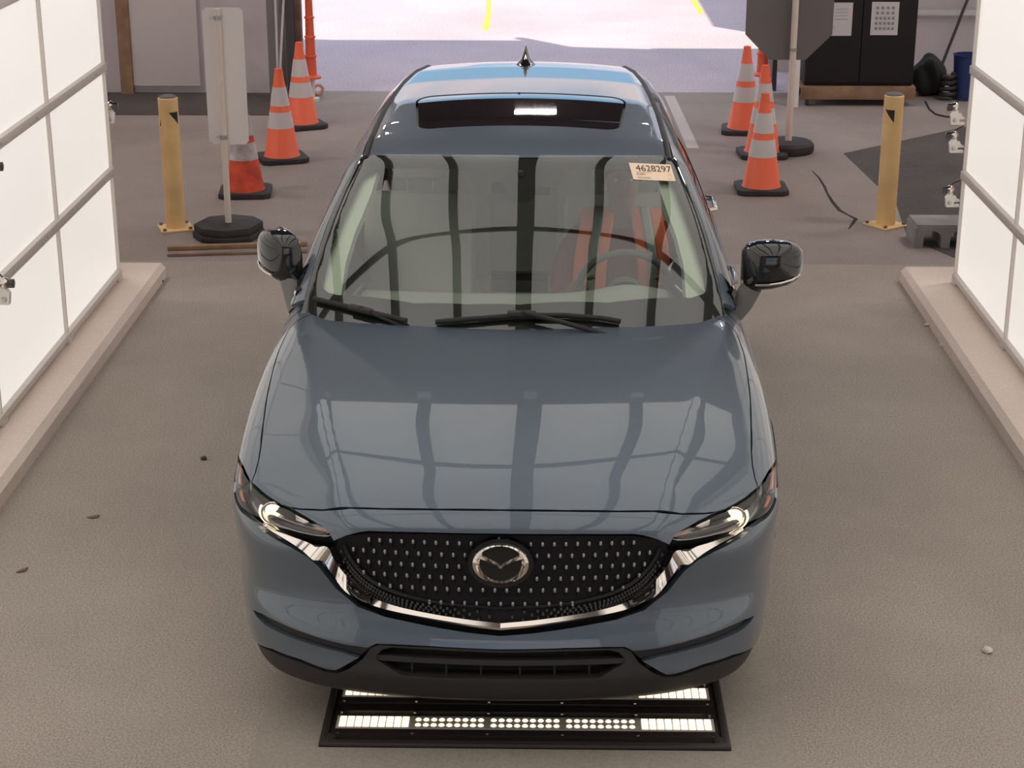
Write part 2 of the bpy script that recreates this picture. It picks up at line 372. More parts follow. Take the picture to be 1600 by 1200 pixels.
def gL(P):
    x, y, z = P[:, 0], P[:, 1], P[:, 2]; X = np.abs(x)
    top = (z-hood_h(X, y))*0.97
    side = X-wideY(y)-wideZ(z)
    front = (frontC(z)+sweep(x)*sweepZ(z)-y)*0.92
    rear = y-rearZ(z)+0.16*(X/0.9)**4
    g = smax(top, side, 0.10)
    g = smax(g, front, 0.09)
    return smax(g, rear, 0.2)
# ---- greenhouse
profC = curve([(0.9, 0.81), (1.33, 1.085), (1.73, 1.345), (2.13, 1.583), (2.32, 1.625), (2.6, 1.657), (3.0, 1.680), (3.5, 1.677), (4.0, 1.650), (4.3, 1.622), (4.5, 1.595), (5.0, 1.5)], 0.035)
wideG = curve([(0.9, 0.955), (1.08, 0.915), (1.3, 0.835), (1.45, 0.765), (1.55, 0.708), (1.62, 0.655), (1.75, 0.53)], 0.03)
wideGY = curve([(1.0, 0.0), (2.9, 0.0), (3.6, -0.012), (4.1, -0.05), (4.5, -0.12), (4.8, -0.22)], 0.1)
rearG = curve([(0.9, 4.85), (1.1, 4.78), (1.4, 4.64), (1.6, 4.53), (1.7, 4.5)], 0.04)
def gG(P):
    x, y, z = P[:, 0], P[:, 1], P[:, 2]; X = np.abs(x)
    bow = 0.39*X*X*(1-sstep(2.2, 3.0, y))
    t = sstep(1.9, 2.7, y)
    top = (z - profC(y-bow) + t*0.040*(X/0.65)**2)*(0.86+0.12*t)
    side = (X-wideG(z)-wideGY(y))*0.9
    rear = y-rearG(z)+0.10*(X/0.7)**2
    g = smax(top, side, 0.07)
    return smax(g, rear, 0.12)

def grad(g, P, e=0.003):
    G = np.zeros_like(P)
    for k in range(3):
        d = np.zeros(3); d[k] = e
        G[:, k] = (g(P+d)-g(P-d))
    return G/np.maximum(np.linalg.norm(G, axis=1, keepdims=True), 1e-9)
def solve(g, A, B, n=34):
    """root between A (inside) and B (outside)"""
    A = A.copy(); B = B.copy()
    for _ in range(n):
        M = 0.5*(A+B); ins = (g(M) < 0)[:, None]
        A = np.where(ins, M, A); B = np.where(ins, B, M)
    return 0.5*(A+B)
def hit(g, x, y, t0=4.2, t1=11.0, n=500):
    """first point of the body on the line of sight of a photo pixel, in car coordinates"""
    d = to_car(ray(x, y)); ts = np.linspace(t0, t1, n)
    P = CAMC+ts[:, None]*d; v = g(P) < 0
    if not v.any(): return P[np.argmin(g(P))]
    i = int(np.argmax(v))
    return solve(g, P[i:i+1], P[max(i-1, 0):max(i-1, 0)+1])[0]
def px(g, pts): return np.array([hit(g, x, y) for x, y in pts])
def mir(P): return np.asarray(P)*np.array([-1, 1, 1])

# ---- frames: how a panel's flat outline is laid on the body
class FrZ:                                  # from above: (x, y)
    def __init__(s, z0=0.5, z1=1.9): s.z0, s.z1 = z0, z1
    def flat(s, P): return P[:, :2].copy()
    def solid(s, g, Q):
        n = len(Q); return solve(g, np.c_[Q, np.full(n, s.z0)], np.c_[Q, np.full(n, s.z1)])
class FrR:                                  # round a vertical axis: (angle, z)
    def __init__(s, y0=1.0): s.y0 = y0
    def flat(s, P): return np.c_[np.arctan2(P[:, 0], s.y0-P[:, 1])*0.95, P[:, 2]]
    def solid(s, g, Q):
        a = Q[:, 0]/0.95; d = np.c_[np.sin(a), -np.cos(a), np.zeros(len(a))]; o = np.c_[np.zeros(len(a)), np.full(len(a), s.y0), Q[:, 1]]
        return solve(g, o+0.1*d, o+2.2*d)
class FrS:                                  # round an axis along the car: (angle, y)
    def __init__(s, sg, ax=0.45, az=0.55, rr=0.45): s.sg, s.ax, s.az, s.rr = sg, ax, az, rr
    def flat(s, P): return np.c_[np.arctan2(P[:, 0]*s.sg-s.ax, P[:, 2]-s.az)*s.rr, P[:, 1]]
    def solid(s, g, Q):
        a = Q[:, 0]/s.rr; n = len(a); d = np.c_[np.sin(a)*s.sg, np.zeros(n), np.cos(a)]; o = np.c_[np.full(n, s.ax*s.sg), Q[:, 1], np.full(n, s.az)]
        return solve(g, o+0.02*d, o+1.6*d)
class FrX:                                  # from the side: (y, z)
    def __init__(s, sg): s.sg = sg
    def flat(s, P): return P[:, 1:].copy()
    def solid(s, g, Q):
        n = len(Q); return solve(g, np.c_[np.full(n, 0.1*s.sg), Q], np.c_[np.full(n, 1.3*s.sg), Q])
class FrY:                                  # from behind: (x, z)
    def flat(s, P): return np.c_[P[:, 0], P[:, 2]]
    def solid(s, g, Q):
        n = len(Q); return solve(g, np.c_[Q[:, 0], np.full(n, 3.5), Q[:, 1]], np.c_[Q[:, 0], np.full(n, 5.6), Q[:, 1]])

def resample(Q, d, closed=True):
    Q = np.asarray(Q, float); R = np.r_[Q, Q[:1]] if closed else Q; outp = []
    for a, b in zip(R, R[1:]):
        L = np.linalg.norm(b-a)
        if L < 1e-6: continue
        n = max(1, int(round(L/d)))
        for k in range(n): outp.append(a+(b-a)*k/n)
    if not closed: outp.append(R[-1])
    return np.array(outp)
def rounded(Q, it=2, closed=True):
    """Chaikin corner cutting for traced lines"""
    Q = np.asarray(Q, float)
    for _ in range(it):
        R = np.r_[Q, Q[:1]] if closed else Q
        a, b = R[:-1], R[1:]
        N = np.empty((2*len(a), Q.shape[1])); N[0::2] = 0.75*a+0.25*b; N[1::2] = 0.25*a+0.75*b
        if not closed: N = np.r_[Q[:1], N[1:-1], Q[-1:]]
        Q = N
    return Q
def inside(poly, pts):
    x, y = pts[:, 0], pts[:, 1]; c = np.zeros(len(pts), bool); n = len(poly); j = n-1
    for i in range(n):
        xi, yi = poly[i]; xj, yj = poly[j]
        if yi != yj: c ^= ((yi > y) != (yj > y)) & (x < (xj-xi)*(y-yi)/(yj-yi)+xi)
        j = i
    return c
def shrink(Q, d):
    area = 0.5*np.sum(Q[:, 0]*np.roll(Q[:, 1], -1)-np.roll(Q[:, 0], -1)*Q[:, 1])
    if area < 0: Q = Q[::-1]
    e = np.roll(Q, -1, 0)-Q; e /= np.maximum(np.linalg.norm(e, axis=1, keepdims=True), 1e-9); nrm = np.c_[-e[:, 1], e[:, 0]]
    v = nrm+np.roll(nrm, 1, 0); v /= np.maximum(np.linalg.norm(v, axis=1, keepdims=True), 0.3)
    return Q+v*d
def panel(name, g, fr, outline, m, parent=None, holes=(), d=0.02, gap=0.0, off=0.0, flange=0.012, flat2d=False, hole_gap=0.0, bend=None, label=None):
    """one body panel: outline (3D points on the body, or 2D in the frame) filled with a fine net that lies on the body"""
    pr = car_parent(parent)
    loops = []
    for i, q in enumerate([outline]+list(holes)):
        q = np.asarray(q, float); q = q if (flat2d or q.shape[1] == 2) else fr.flat(q)
        q = resample(q, d)
        gp = gap if i == 0 else -hole_gap
        if gp: q = shrink(q, gp)
        area = 0.5*np.sum(q[:, 0]*np.roll(q[:, 1], -1)-np.roll(q[:, 0], -1)*q[:, 1])
        if area < 0: q = q[::-1]
        loops.append(q)
    q0 = loops[0]; lo, hi = q0.min(0), q0.max(0)
    gx, gy = np.meshgrid(np.arange(lo[0]+d/2, hi[0], d), np.arange(lo[1]+d/2, hi[1], d))
    pts = np.c_[gx.ravel(), gy.ravel()]
    pts = pts[inside(q0, pts)]
    for h in loops[1:]: pts = pts[~inside(h, pts)]
    allb = np.concatenate(loops)
    if len(pts):
        keep = np.ones(len(pts), bool)
        for s in range(0, len(pts), 4000):
            dd = ((pts[s:s+4000, None, :]-allb[None])**2).sum(2).min(1); keep[s:s+4000] = dd > (0.45*d)**2
        pts = pts[keep]
    V2 = np.concatenate([allb, pts]) if len(pts) else allb
    edges = []; st = 0
    for q in loops:
        n = len(q); edges += [(st+k, st+(k+1) % n) for k in range(n)]; st += n
    r = delaunay_2d_cdt([Vector(v) for v in V2], edges, [], 0, 1e-7)
    v2 = np.array([tuple(v) for v in r[0]]); tris = np.array([list(f) for f in r[2]])
    cen = v2[tris].mean(1); ok = inside(q0, cen)
    for h in loops[1:]: ok &= ~inside(h, cen)
    tris = tris[ok]
    P = fr.solid(g, v2); Nn = grad(g, P)
    if bend is not None: P = P+Nn*bend(P)[:, None]
    P = P+Nn*off
    # consistent facing
    a, b, c = P[tris[:, 0]], P[tris[:, 1]], P[tris[:, 2]]
    fn = np.cross(b-a, c-a); flip = (fn*Nn[tris[:, 0]]).sum(1) < 0
    tris[flip] = tris[flip][:, ::-1]
    if bend is not None:                    # true normals of the bent net
        a, b, c = P[tris[:, 0]], P[tris[:, 1]], P[tris[:, 2]]; fn = np.cross(b-a, c-a); Nn = np.zeros_like(P)
        for k in range(3): np.add.at(Nn, tris[:, k], fn)
        Nn /= np.maximum(np.linalg.norm(Nn, axis=1, keepdims=True), 1e-12)
    faces = [tuple(map(int, t)) for t in tris]; VV = [P]; NN = [Nn]
    if flange:
        from collections import Counter
        cnt = {}
        for t in faces:
            for k in range(3):
                e = (t[k], t[(k+1) % 3])
                if (e[1], e[0]) in cnt: cnt[(e[1], e[0])] = None
                else: cnt[e] = 1
        be = [e for e, c_ in cnt.items() if c_]
        base = len(P); nv = []; nn = []
        for (i, j) in be:
            t = P[j]-P[i]; sd = np.cross(t, Nn[i]); L = np.linalg.norm(sd); sd = sd/L if L > 1e-9 else Nn[i]
            k = base+len(nv)
            nv += [P[i], P[j], P[j]-Nn[j]*flange, P[i]-Nn[i]*flange]; nn += [sd]*4
            faces.append((k+1, k, k+3, k+2))
        if nv: VV.append(np.array(nv)); NN.append(np.array(nn))
    VV = np.concatenate(VV); NN = np.concatenate(NN)
    me = bpy.data.meshes.new(name); me.from_pydata(VV.tolist(), [], faces); me.materials.append(MATS[m])
    me.polygons.foreach_set('use_smooth', [True]*len(me.polygons)); me.update()
    me.normals_split_custom_set_from_vertices(NN.tolist())
    o = add(name, me, pr)
    if label: o['label'] = label
    return o
def car_parent(p): return CAR if p is None else p
def strip(name, g, rails, offs, m, parent=None, d=0.012, angle=50, closed=False):
    """trim laid along the body: rails are equal-length rows of 3D body points, offs their heights above the body"""
    rows = []
    for R, o in zip(rails, offs):
        R = np.asarray(R, float); R = rounded(R, 2, False); s = np.arange(len(R), dtype=float); t = np.linspace(0, 1, 140)
        R = np.c_[[np.interp(t, s/s[-1], R[:, k]) for k in range(3)]].T
        rows.append(R+grad(g, R)*o)
    n = len(rows[0]); vs = np.concatenate(rows); fs = []
    for r in range(len(rows)-1):
        for k in range(n-1): fs.append((r*n+k, r*n+k+1, (r+1)*n+k+1, (r+1)*n+k))
    return pyobj(name, vs, fs, m, car_parent(parent), angle=angle)
zf, rf = FrZ(), FrR()
def c0(P, i=(0, -1)):
    P = np.array(P)
    for k in i: P[k, 0] = 0.0
    return P
def sym(P):
    """left half traced from the centre outwards and back to the centre -> closed loop"""
    return np.concatenate([P, mir(P)[::-1][1:-1]])
def on_side(g, yz, sg=-1):
    return FrX(sg).solid(g, np.array(yz, float))
def arc(cy, cz, r, a0, a1, n=18):
    return [(cy+r*math.cos(math.radians(a0+(a1-a0)*k/n)), cz+r*math.sin(math.radians(a0+(a1-a0)*k/n))) for k in range(n+1)]
def both(fn):
    for sg in (-1, 1): fn(sg)
def sidept(P, sg): return np.asarray(P) if sg < 0 else mir(P)

AX1, AX2, AZ, AR = 1.0, 3.86, 0.383, 0.445
# --- bonnet
shut = px(gL, [(392.7, 753.7), (399, 739), (404.5, 718), (407.6, 698.5), (412, 658), (417.6, 618), (426, 580.6), (436, 547), (450, 517)])
hood_front = c0(px(gL, [(786, 797), (685, 796), (600, 795), (547, 793.5), (504, 797), (470, 795.5), (452, 793), (440, 788.5), (425, 780), (410, 769.5)]), (0,))
hood_back = c0(px(gL, [(455, 510), (486.6, 491), (512, 500), (560, 504.5), (599, 507), (642, 508.5), (720, 510), (815, 510.5)]), (-1,))
panel('hood', gL, zf, sym(np.concatenate([hood_front, shut, hood_back])), 'paint', d=0.02, gap=0.0022)
# --- head lamps
lamp_top = px(gL, [(368, 697.5), (372.5, 709.5), (380, 730.5), (392.7, 754.5), (410, 771), (425, 781.5), (440, 790.5), (455, 797), (477.5, 810), (500, 823.5), (512, 831.7)])
lamp_low = px(gL, [(500, 837), (485, 834.7), (462.5, 828), (440, 819.7), (415, 813), (401, 808.5), (388, 801.5), (377, 793), (370, 779), (367.3, 757.5), (366, 727.5)])
lamp_out = np.concatenate([lamp_top, lamp_low])
# --- panel above the grille
grille_top = c0(px(gL, [(521, 846), (540, 838), (560, 832.5), (575, 830.5), (660, 832.5), (786, 835)]), (-1,))
strip_l = np.concatenate([hood_front[:7], px(gL, [(477.5, 808), (500, 821.5), (513, 831)]), grille_top])
panel('grille_panel', gL, rf, sym(strip_l), 'paint', d=0.016, gap=0.0022, flange=0.02)
# --- painted bumper
LS = lambda yz: on_side(gL, yz)
gap_edge = px(gL, [(783, 993), (732, 988), (667, 977), (601, 963), (560, 948), (525, 919), (497, 884), (478, 868), (455, 855), (430, 841.5), (408, 827), (399, 815.5), (387, 807), (376.5, 799), (369, 786)])
gap_edge[0, 0] = 0
joint = np.concatenate([px(gL, [(365.5, 771)]), LS([(0.42, 0.80), (0.52, 0.77), (0.60, 0.735)])])
arch_f = LS([(0.575, 0.62), (0.555, 0.50), (0.555, 0.40)])
low_side = np.concatenate([LS([(0.50, 0.385)]), px(gL, [(367, 935)])])
paint_low = px(gL, [(373.6, 947), (382, 977), (392, 994), (426, 1014.5), (468, 1030), (510, 1046), (524, 1048), (533, 1044), (561, 1028)])
fog_low = px(gL, [(535.6, 1019.6), (485, 1006), (434, 986.7), (414, 975.7), (401, 963), (395.6, 953)])
fog_up = px(gL, [(410, 960), (434, 972), (485, 992.5), (535.6, 1007), (574, 1012.5), (588, 1006.5), (620, 1007.5), (677, 1010.5), (730, 1013.5), (783, 1015.5)])
fog_up[-1, 0] = 0
paint_l = np.concatenate([gap_edge, joint, arch_f, low_side, paint_low, fog_low, fog_up])
bumper = panel('front_bumper', gL, rf, sym(paint_l), 'paint', d=0.016, gap=0.0015, flange=0.03)
# --- lower black cladding with the intake
lip = [(math.atan2(x, 1.0-y)*0.95, 0.188) for x, y in ((0, 0), (-0.3, 0.01), (-0.6, 0.07), (-0.8, 0.2), (-0.9, 0.4), (-0.93, 0.55))]
clad_hi = np.concatenate([LS([(0.555, 0.36), (0.50, 0.355)]), px(gL, [(366, 945), (373, 962), (381, 984), (391, 1000), (425, 1021), (468, 1037), (508, 1053), (526, 1055), (540, 1049), (566, 1031), (578, 1014), (590, 1008.5), (677, 1012.5), (783, 1017.5)])])
clad_hi[-1, 0] = 0
clad_flat = np.concatenate([np.array(lip), rf.flat(clad_hi)])
clad_flat = np.concatenate([clad_flat, (clad_flat*[-1, 1])[::-1][1:-1]])
intake = c0(px(gL, [(783, 1021), (677, 1016), (612, 1012.5), (597, 1016), (587, 1026), (588, 1033), (627.6, 1057), (686, 1061), (783, 1063)]))
clad = panel('lower_bumper', gL, rf, clad_flat, 'black_plastic', holes=[rf.flat(sym(intake))], d=0.016, off=-0.008, flange=0.05)
bar_l = c0(px(gL, [(783, 1034), (686, 1031.5), (583, 1025), (583, 1033), (686, 1039.5), (783, 1042.5)]))
panel('intake_bar', gL, rf, sym(bar_l), 'black_plastic', clad, d=0.012, off=-0.012, flange=0.03)
for sx_ in (596, 640, 695, 750):
    for sg in (-1, 1):
        p_ = hit(gL, sx_, 1050 if sx_ > 620 else 1041); n_ = grad(gL, p_[None])[0]; q_ = sidept([p_-n_*0.045], sg)[0]
        box('intake_slat', tuple(q_), (0.006, 0.02, 0.05), 'black_plastic', clad)
# dark cavity behind every opening of the nose
cav = []
for a in np.linspace(-1.22, 1.22, 40): cav.append((a*0.95, 0.24))
for a in np.linspace(1.22, -1.22, 40): cav.append((a*0.95, 0.84-0.05*(abs(a) > 0.8)))
panel('nose_liner', gL, rf, np.array(cav), 'matt_black', d=0.03, off=-0.085, flange=0)
# slot trim
def fogtrim(sg):
    q = np.concatenate([fog_low[::-1], px(gL, [(561, 1027), (586, 1008)]), fog_up[:5][::-1]])
    panel('bumper_slot', gL, rf, sidept(q, sg), 'black_plastic', bumper, d=0.012, off=-0.022, flange=0)
both(fogtrim)
# --- grille
mat('grille_black', (0.010, 0.009, 0.010), 0.55, spec=0.25)
GRL = np.concatenate([grille_top[::-1], px(gL, [(514, 866), (527, 897), (563, 934), (607, 953), (667, 965), (732, 975), (783, 981)])])
GRL = c0(GRL)
grille = panel('grille', gL, rf, sym(GRL), 'grille_black', d=0.02, off=-0.055, flange=0)
rim_in = px(gL, [(532, 857), (545, 884), (575, 914), (615, 932), (690, 947), (783, 953)]); rim_out = px(gL, [(527, 858), (540, 887), (571, 918), (612, 936), (689, 951), (783, 957)])
rim_in[-1, 0] = rim_out[-1, 0] = 0
both(lambda sg: strip('grille_rim', gL, [sidept(rim_in, sg), sidept((rim_in+rim_out)/2, sg), sidept(rim_out, sg)], [-0.045, -0.030, -0.045], 'black_plastic', grille))
# studs: small upright fins in staggered rows
GF = rf.flat(sym(GRL)); GFI = shrink(resample(GF, 0.02), 0.036)
sb = bmesh.new()
b_box(sb, (0, 0.002, -0.010), (0.005, 0.012, 0.024), 0.001); b_lathe(sb, [(0.0050, -0.004), (0.0058, 0.004), (0.0036, 0.010), (0.0, 0.0115)], (0, -0.005, 0.004), 8, cap=False)
sm = bpy.data.meshes.new('stud'); bmesh.ops.recalc_face_normals(sb, faces=sb.faces[:]); sb.to_mesh(sm); sb.free()
sm.polygons.foreach_set('use_smooth', [True]*len(sm.polygons)); sm.set_sharp_from_angle(angle=math.radians(40))
mat('stud_metal', (0.42, 0.42, 0.43), 0.30, 0.9); sm.materials.append(MATS['grille_black']); sm.materials.append(MATS['stud_metal'])
for f_ in sm.polygons:
    if f_.center.z > 0.0035: f_.material_index = 1
EMB = hit(gL, 786, 883); EMB[0] = 0
row = 0; zz = 0.782
while zz > 0.48:
    xs = np.arange(-16, 17)*0.0395+(0.01975 if row % 2 else 0)
    q = np.c_[np.arctan2(xs, 1.0-0.05)*0.95, np.full(len(xs), zz)]
    ok = inside(GFI, q); P = rf.solid(gL, q); Nn = grad(gL, P)
    for i in range(len(xs)):
        if not ok[i]: continue
        if (P[i, 0]/0.118)**2+((P[i, 2]-EMB[2])/0.092)**2 < 1: continue
        o = add('stud', sm, grille); o.location = P[i]-Nn[i]*0.045; o.rotation_euler = (0, 0, math.atan2(Nn[i, 0], -Nn[i, 1]))
    zz -= 0.0405; row += 1
mat('mesh_black', (0.05, 0.048, 0.05), 0.35); md = bmesh.new(); ro = rounded(rim_out, 3, False); lo_ = rounded(px(gL, [(527, 900), (560, 933), (605, 951), (667, 963), (783, 978)]), 3, False); lo_[-1, 0] = 0
for fr_, ph in ((0.22, 0.0), (0.50, 0.5), (0.78, 0.0)):
    ii = (np.arange(34)+ph)/34.0; A_ = np.c_[[np.interp(ii, np.linspace(0, 1, len(ro)), ro[:, k]) for k in range(3)]].T; B_ = np.c_[[np.interp(ii, np.linspace(0, 1, len(lo_)), lo_[:, k]) for k in range(3)]].T
    Q_ = A_*(1-fr_)+B_*fr_; Q_ = Q_-grad(gL, Q_)*0.042
    for q_ in np.concatenate([Q_, mir(Q_)]): b_box(md, tuple(q_), (0.007, 0.012, 0.010))
dots = bmobj('grille_mesh', md, 'mesh_black', grille); dots['kind'] = 'stuff'
# --- bright trim under the lamps and round the grille
ch_in = px(gL, [(409, 815), (425, 825), (447.5, 835.5), (470, 844.5), (484, 851), (500, 853.5), (513, 857), (518, 874), (534, 896), (565, 929), (609, 947), (667, 959.5), (732, 969), (783, 974)])
ch_out = px(gL, [(409, 820), (417, 828), (440, 841.5), (462.5, 854), (480, 864), (490, 869), (499, 878), (512, 893), (540, 922), (572.5, 944), (606, 956), (667, 968), (732, 979), (783, 984.5)])
ch_in[-1, 0] = ch_out[-1, 0] = 0
def chrome(sg):
    a, b = sidept(ch_in, sg), sidept(ch_out, sg); mid = a*0.35+b*0.65
    def fac(P_):                       # ridge height that turns the upper facet towards the lit ceiling
        N0 = grad(gL, P_); el = np.arcsin(np.clip(N0[:, 2], -1, 1)); return np.tan(np.clip(math.radians(60)-el, 0.05, math.radians(60)))
    idx = lambda R: (lambda Q: np.c_[[np.interp(np.linspace(0, 1, 140), np.linspace(0, 1, len(Q)), Q[:, k]) for k in range(3)]].T)(rounded(R, 2, False))
    A, B = idx(a), idx(b); M_ = A*0.3+B*0.7; wd = np.linalg.norm(M_-A, axis=1); tg_ = np.gradient(M_, axis=0); tx = np.abs(tg_[:, 0])/np.maximum(np.linalg.norm(tg_[:, [0, 2]], axis=1), 1e-9); ho = wd*fac(M_)*sstep(0.55, 0.95, tx)-0.010+0.012*(1-sstep(0.55, 0.95, tx))
    rows = [A-grad(gL, A)*0.05, A-grad(gL, A)*0.010, M_+grad(gL, M_)*ho[:, None], B-grad(gL, B)*0.006, B-grad(gL, B)*0.04]
    n = 140; fs = [(r*n+k, r*n+k+1, (r+1)*n+k+1, (r+1)*n+k) for r in range(4) for k in range(n-1)]
    pyobj('chrome_trim', np.concatenate(rows), fs, 'chrome', CAR, angle=28)
both(chrome)
# --- emblem
em = empty('emblem', (0, EMB[1]+0.012, EMB[2]), parent=CAR); em.rotation_euler = (math.radians(-7), 0, 0)
def ell(a, b, n=64): return [(a*math.cos(2*math.pi*k/n), b*math.sin(2*math.pi*k/n)) for k in range(n)]
prism('emblem_plate', ell(0.108, 0.083), XZ @ Matrix.Translation((0, 0, -0.03)), 0.03, 'gloss_black', em, 0.003)
def emblem_ring():
    bm = bmesh.new(); n = 72; rings = [[], [], [], []]
    for k in range(n):
        a = 2*math.pi*k/n; ca, sa = math.cos(a), math.sin(a)
        th = 0.0075+0.016*abs(ca)**1.6
        ox, oz = 0.093*ca, 0.067*sa; ix, iz = (0.093-th)*ca, (0.067-th*0.9)*sa
        mx, mz = (ox+ix)/2, (oz+iz)/2
        for r, (x, y, z) in zip(rings, ((ox, 0, oz), (ox*0.96+ix*0.04, -0.009, oz*0.96+iz*0.04), (mx, -0.013, mz), (ix, -0.001, iz))): r.append(bm.verts.new((x, y, z)))
    for a, b in zip(rings, rings[1:]):
        for k in range(n): bm.faces.new((a[k], a[(k+1) % n], b[(k+1) % n], b[k]))
    return bmobj('emblem_ring', bm, 'chrome', em, 40)
emblem_ring()
def emblem_wing(sg):
    # half of the spread V: from the ring down to the point in the middle
    up = [(-0.083, 0.033), (-0.055, 0.0245), (-0.03, 0.012), (-0.012, 0.003), (0.0, -0.0075)]
    lo = [(-0.080, 0.021), (-0.056, 0.0125), (-0.03, 0.0025), (-0.014, -0.003), (0.0, -0.019)]
    bm = bmesh.new(); A = []; B = []; Cc = []
    for (a, b), (c, d) in zip(up, lo):
        A.append(bm.verts.new((-sg*a if sg > 0 else a, 0, b))); B.append(bm.verts.new((-sg*(a+c)/2 if sg > 0 else (a+c)/2, -0.013, b*0.22+d*0.78))); Cc.append(bm.verts.new((-sg*c if sg > 0 else c, 0, d)))
    for k in range(4):
        bm.faces.new((A[k], A[k+1], B[k+1], B[k])); bm.faces.new((B[k], B[k+1], Cc[k+1], Cc[k]))
    return bmobj('emblem_wing', bm, 'chrome', em, 30)
both(emblem_wing)
# --- head lamp units
def lamp(sg):
    L = empty('headlight', tuple(sidept([hit(gL, 420, 795)], sg)[0]), parent=CAR)
    inv = -np.array(L.location)
    def put(o): o.location = inv; return o
    put(panel('lamp_housing', gL, rf, sidept(lamp_out, sg), 'lamp_grey', L, d=0.012, off=-0.05, flange=0, gap=-0.006))
    put(panel('lens', gL, rf, sidept(lamp_out, sg), 'lamp_lens', L, d=0.012, gap=0.003, flange=0.004))
    low = rounded(px(gL, [(512, 832), (490, 826), (462.5, 818), (440, 809), (420, 800), (412, 806), (440, 819.7), (462.5, 828), (485, 834.7), (503, 837)]), 1)
    put(panel('lamp_shade', gL, rf, sidept(low, sg), 'gloss_black', L, d=0.012, off=-0.012, flange=0.02))
    seal = px(gL, [(410, 770), (425, 780.5), (440, 789.5), (430, 787), (415, 778.5), (402, 768), (392, 756)])
    oo = px(gL, [(367, 701), (366.3, 727), (368.5, 757), (374, 781), (378.5, 783), (374, 757), (371, 727), (370, 705)])
    put(panel('side_marker', gL, rf, sidept(oo, sg), 'lamp_orange', L, d=0.008, off=-0.012, flange=0.004))
    oi = px(gL, [(492, 822), (504, 828), (513, 832), (502, 834), (490, 831)])
    put(panel('turn_signal', gL, rf, sidept(oi, sg), 'lamp_orange', L, d=0.008, off=-0.014, flange=0.004))
    rfl = px(gL, [(457, 800), (470, 807), (478, 812), (470, 814), (458, 809)])
    put(panel('inner_reflector', gL, rf, sidept(rfl, sg), 'chrome', L, d=0.01, off=-0.02, flange=0.01))
    # projector looks forward, its ring round it
    p = hit(gL, 418, 788); n = grad(gL, p[None])[0]; q = sidept([p-n*0.042], sg)[0]+inv
    bm = bmesh.new(); bmesh.ops.create_uvsphere(bm, u_segments=24, v_segments=14, radius=0.030, matrix=Matrix.Translation(q) @ Matrix.Diagonal((1, 0.75, 1, 1)))
    bmobj('projector_lens', bm, 'headlamp_glow', L, 60)
    R = Matrix.Translation(q+np.array([0, -0.012, 0])) @ Matrix.Rotation(math.radians(90), 4, 'X')
    lathe('projector_ring', [(0.036, -0.02), (0.042, 0.004), (0.040, 0.009), (0.034, 0.008), (0.031, -0.02)], (0, 0, 0), 'chrome', L, 36, R, cap=False)
    tube('light_ring', [tuple(q+np.array([0.046*math.cos(t), -0.004, 0.046*math.sin(t)])) for t in np.linspace(math.radians(150), math.radians(390), 30)], 0.005, 'headlamp_glow', L, 8)
both(lamp)
# --- wings
def fender(sg):
    tri = px(gL, [(450, 517), (455, 510), (486.6, 491), (476, 470)])
    back = LS([(1.66, 1.075), (1.60, 1.04), (1.56, 0.95), (1.545, 0.8), (1.55, 0.6), (1.56, 0.42)])
    bot = LS([(1.47, 0.40)])
    ar = LS(arc(AX1, AZ, AR, 8, 152, 26))
    q = np.concatenate([shut[:-1], tri, back, bot, ar, LS([(0.60, 0.735), (0.52, 0.77), (0.42, 0.80)]), px(gL, [(365, 768), (364.3, 740), (365.3, 705), (367.3, 695), (372.5, 708), (380, 729), (391.5, 753)])])
    panel('fender', gL, FrS(sg), sidept(q, sg), 'paint', d=0.02, gap=0.002, flange=0.02)
both(fender)
# inner darkness under bonnet and wing gaps
panel('bonnet_liner', gL, zf, sym(np.concatenate([hood_front[:9], shut, hood_back])), 'matt_black', d=0.05, gap=-0.02, off=-0.03, flange=0)
def wing_liner(sg):
    q = np.array([(a, y) for a, y in [(-0.05, 0.35), (0.28, 0.45), (0.30, 0.56)]]+[(0.36, 0.7), (0.36, 1.6), (0.0, 1.66), (-0.1, 1.2)])
    panel('wing_liner', gL, FrS(sg), q, 'matt_black', d=0.05, off=-0.035, flange=0)
both(wing_liner)
#@@CABIN
# --- windscreen, roof and pillars
ws_top = px(gG, [(574, 242.5), (600, 243), (640, 244), (700, 245), (760, 246)]); ws_side = px(gG, [(561, 246), (552, 267), (531, 308), (510.7, 353.6), (494, 405), (476, 468.6)])
ws_mid = hit(gG, 822, 246.5); ws_mid[0] = 0
ws_bot = np.array([(-x, 1.22+0.40*x*x) for x in (0.86, 0.7, 0.5, 0.3, 0.15, 0.0)])
ws_l = np.concatenate([zf.flat(np.concatenate([ws_mid[None], ws_top[::-1], ws_side])), ws_bot])
ws_flat = np.concatenate([ws_l, (ws_l*[-1, 1])[::-1][1:-1]])
panel('windshield', gG, zf, ws_flat, 'windshield_glass', d=0.025, flange=0.004)
clear_l = px(gG, [(501, 440), (503.5, 449), (512, 456), (526.5, 459.5), (647, 472.5), (730, 474), (812, 474.5), (950, 471.5), (1080, 464), (1100, 458), (1106, 450), (1105, 437), (1090, 391), (1052, 285), (1040, 270), (1020, 264), (978, 263), (886, 265), (874, 285), (868, 291), (838, 291), (832, 308), (825, 314), (812, 316), (764, 316), (757, 313), (745, 296), (733, 272), (725, 264), (640, 262), (590, 262), (566, 274), (515, 391)])
tri_w = px(gG, [(757, 300), (795, 300), (781, 282), (773, 282)])
mat('frit', (0.02, 0.02, 0.02), 0.6)
panel('glass_border', gG, zf, ws_flat, 'frit', holes=[zf.flat(clear_l), zf.flat(tri_w)], d=0.025, gap=0.004, off=-0.006, flange=0)
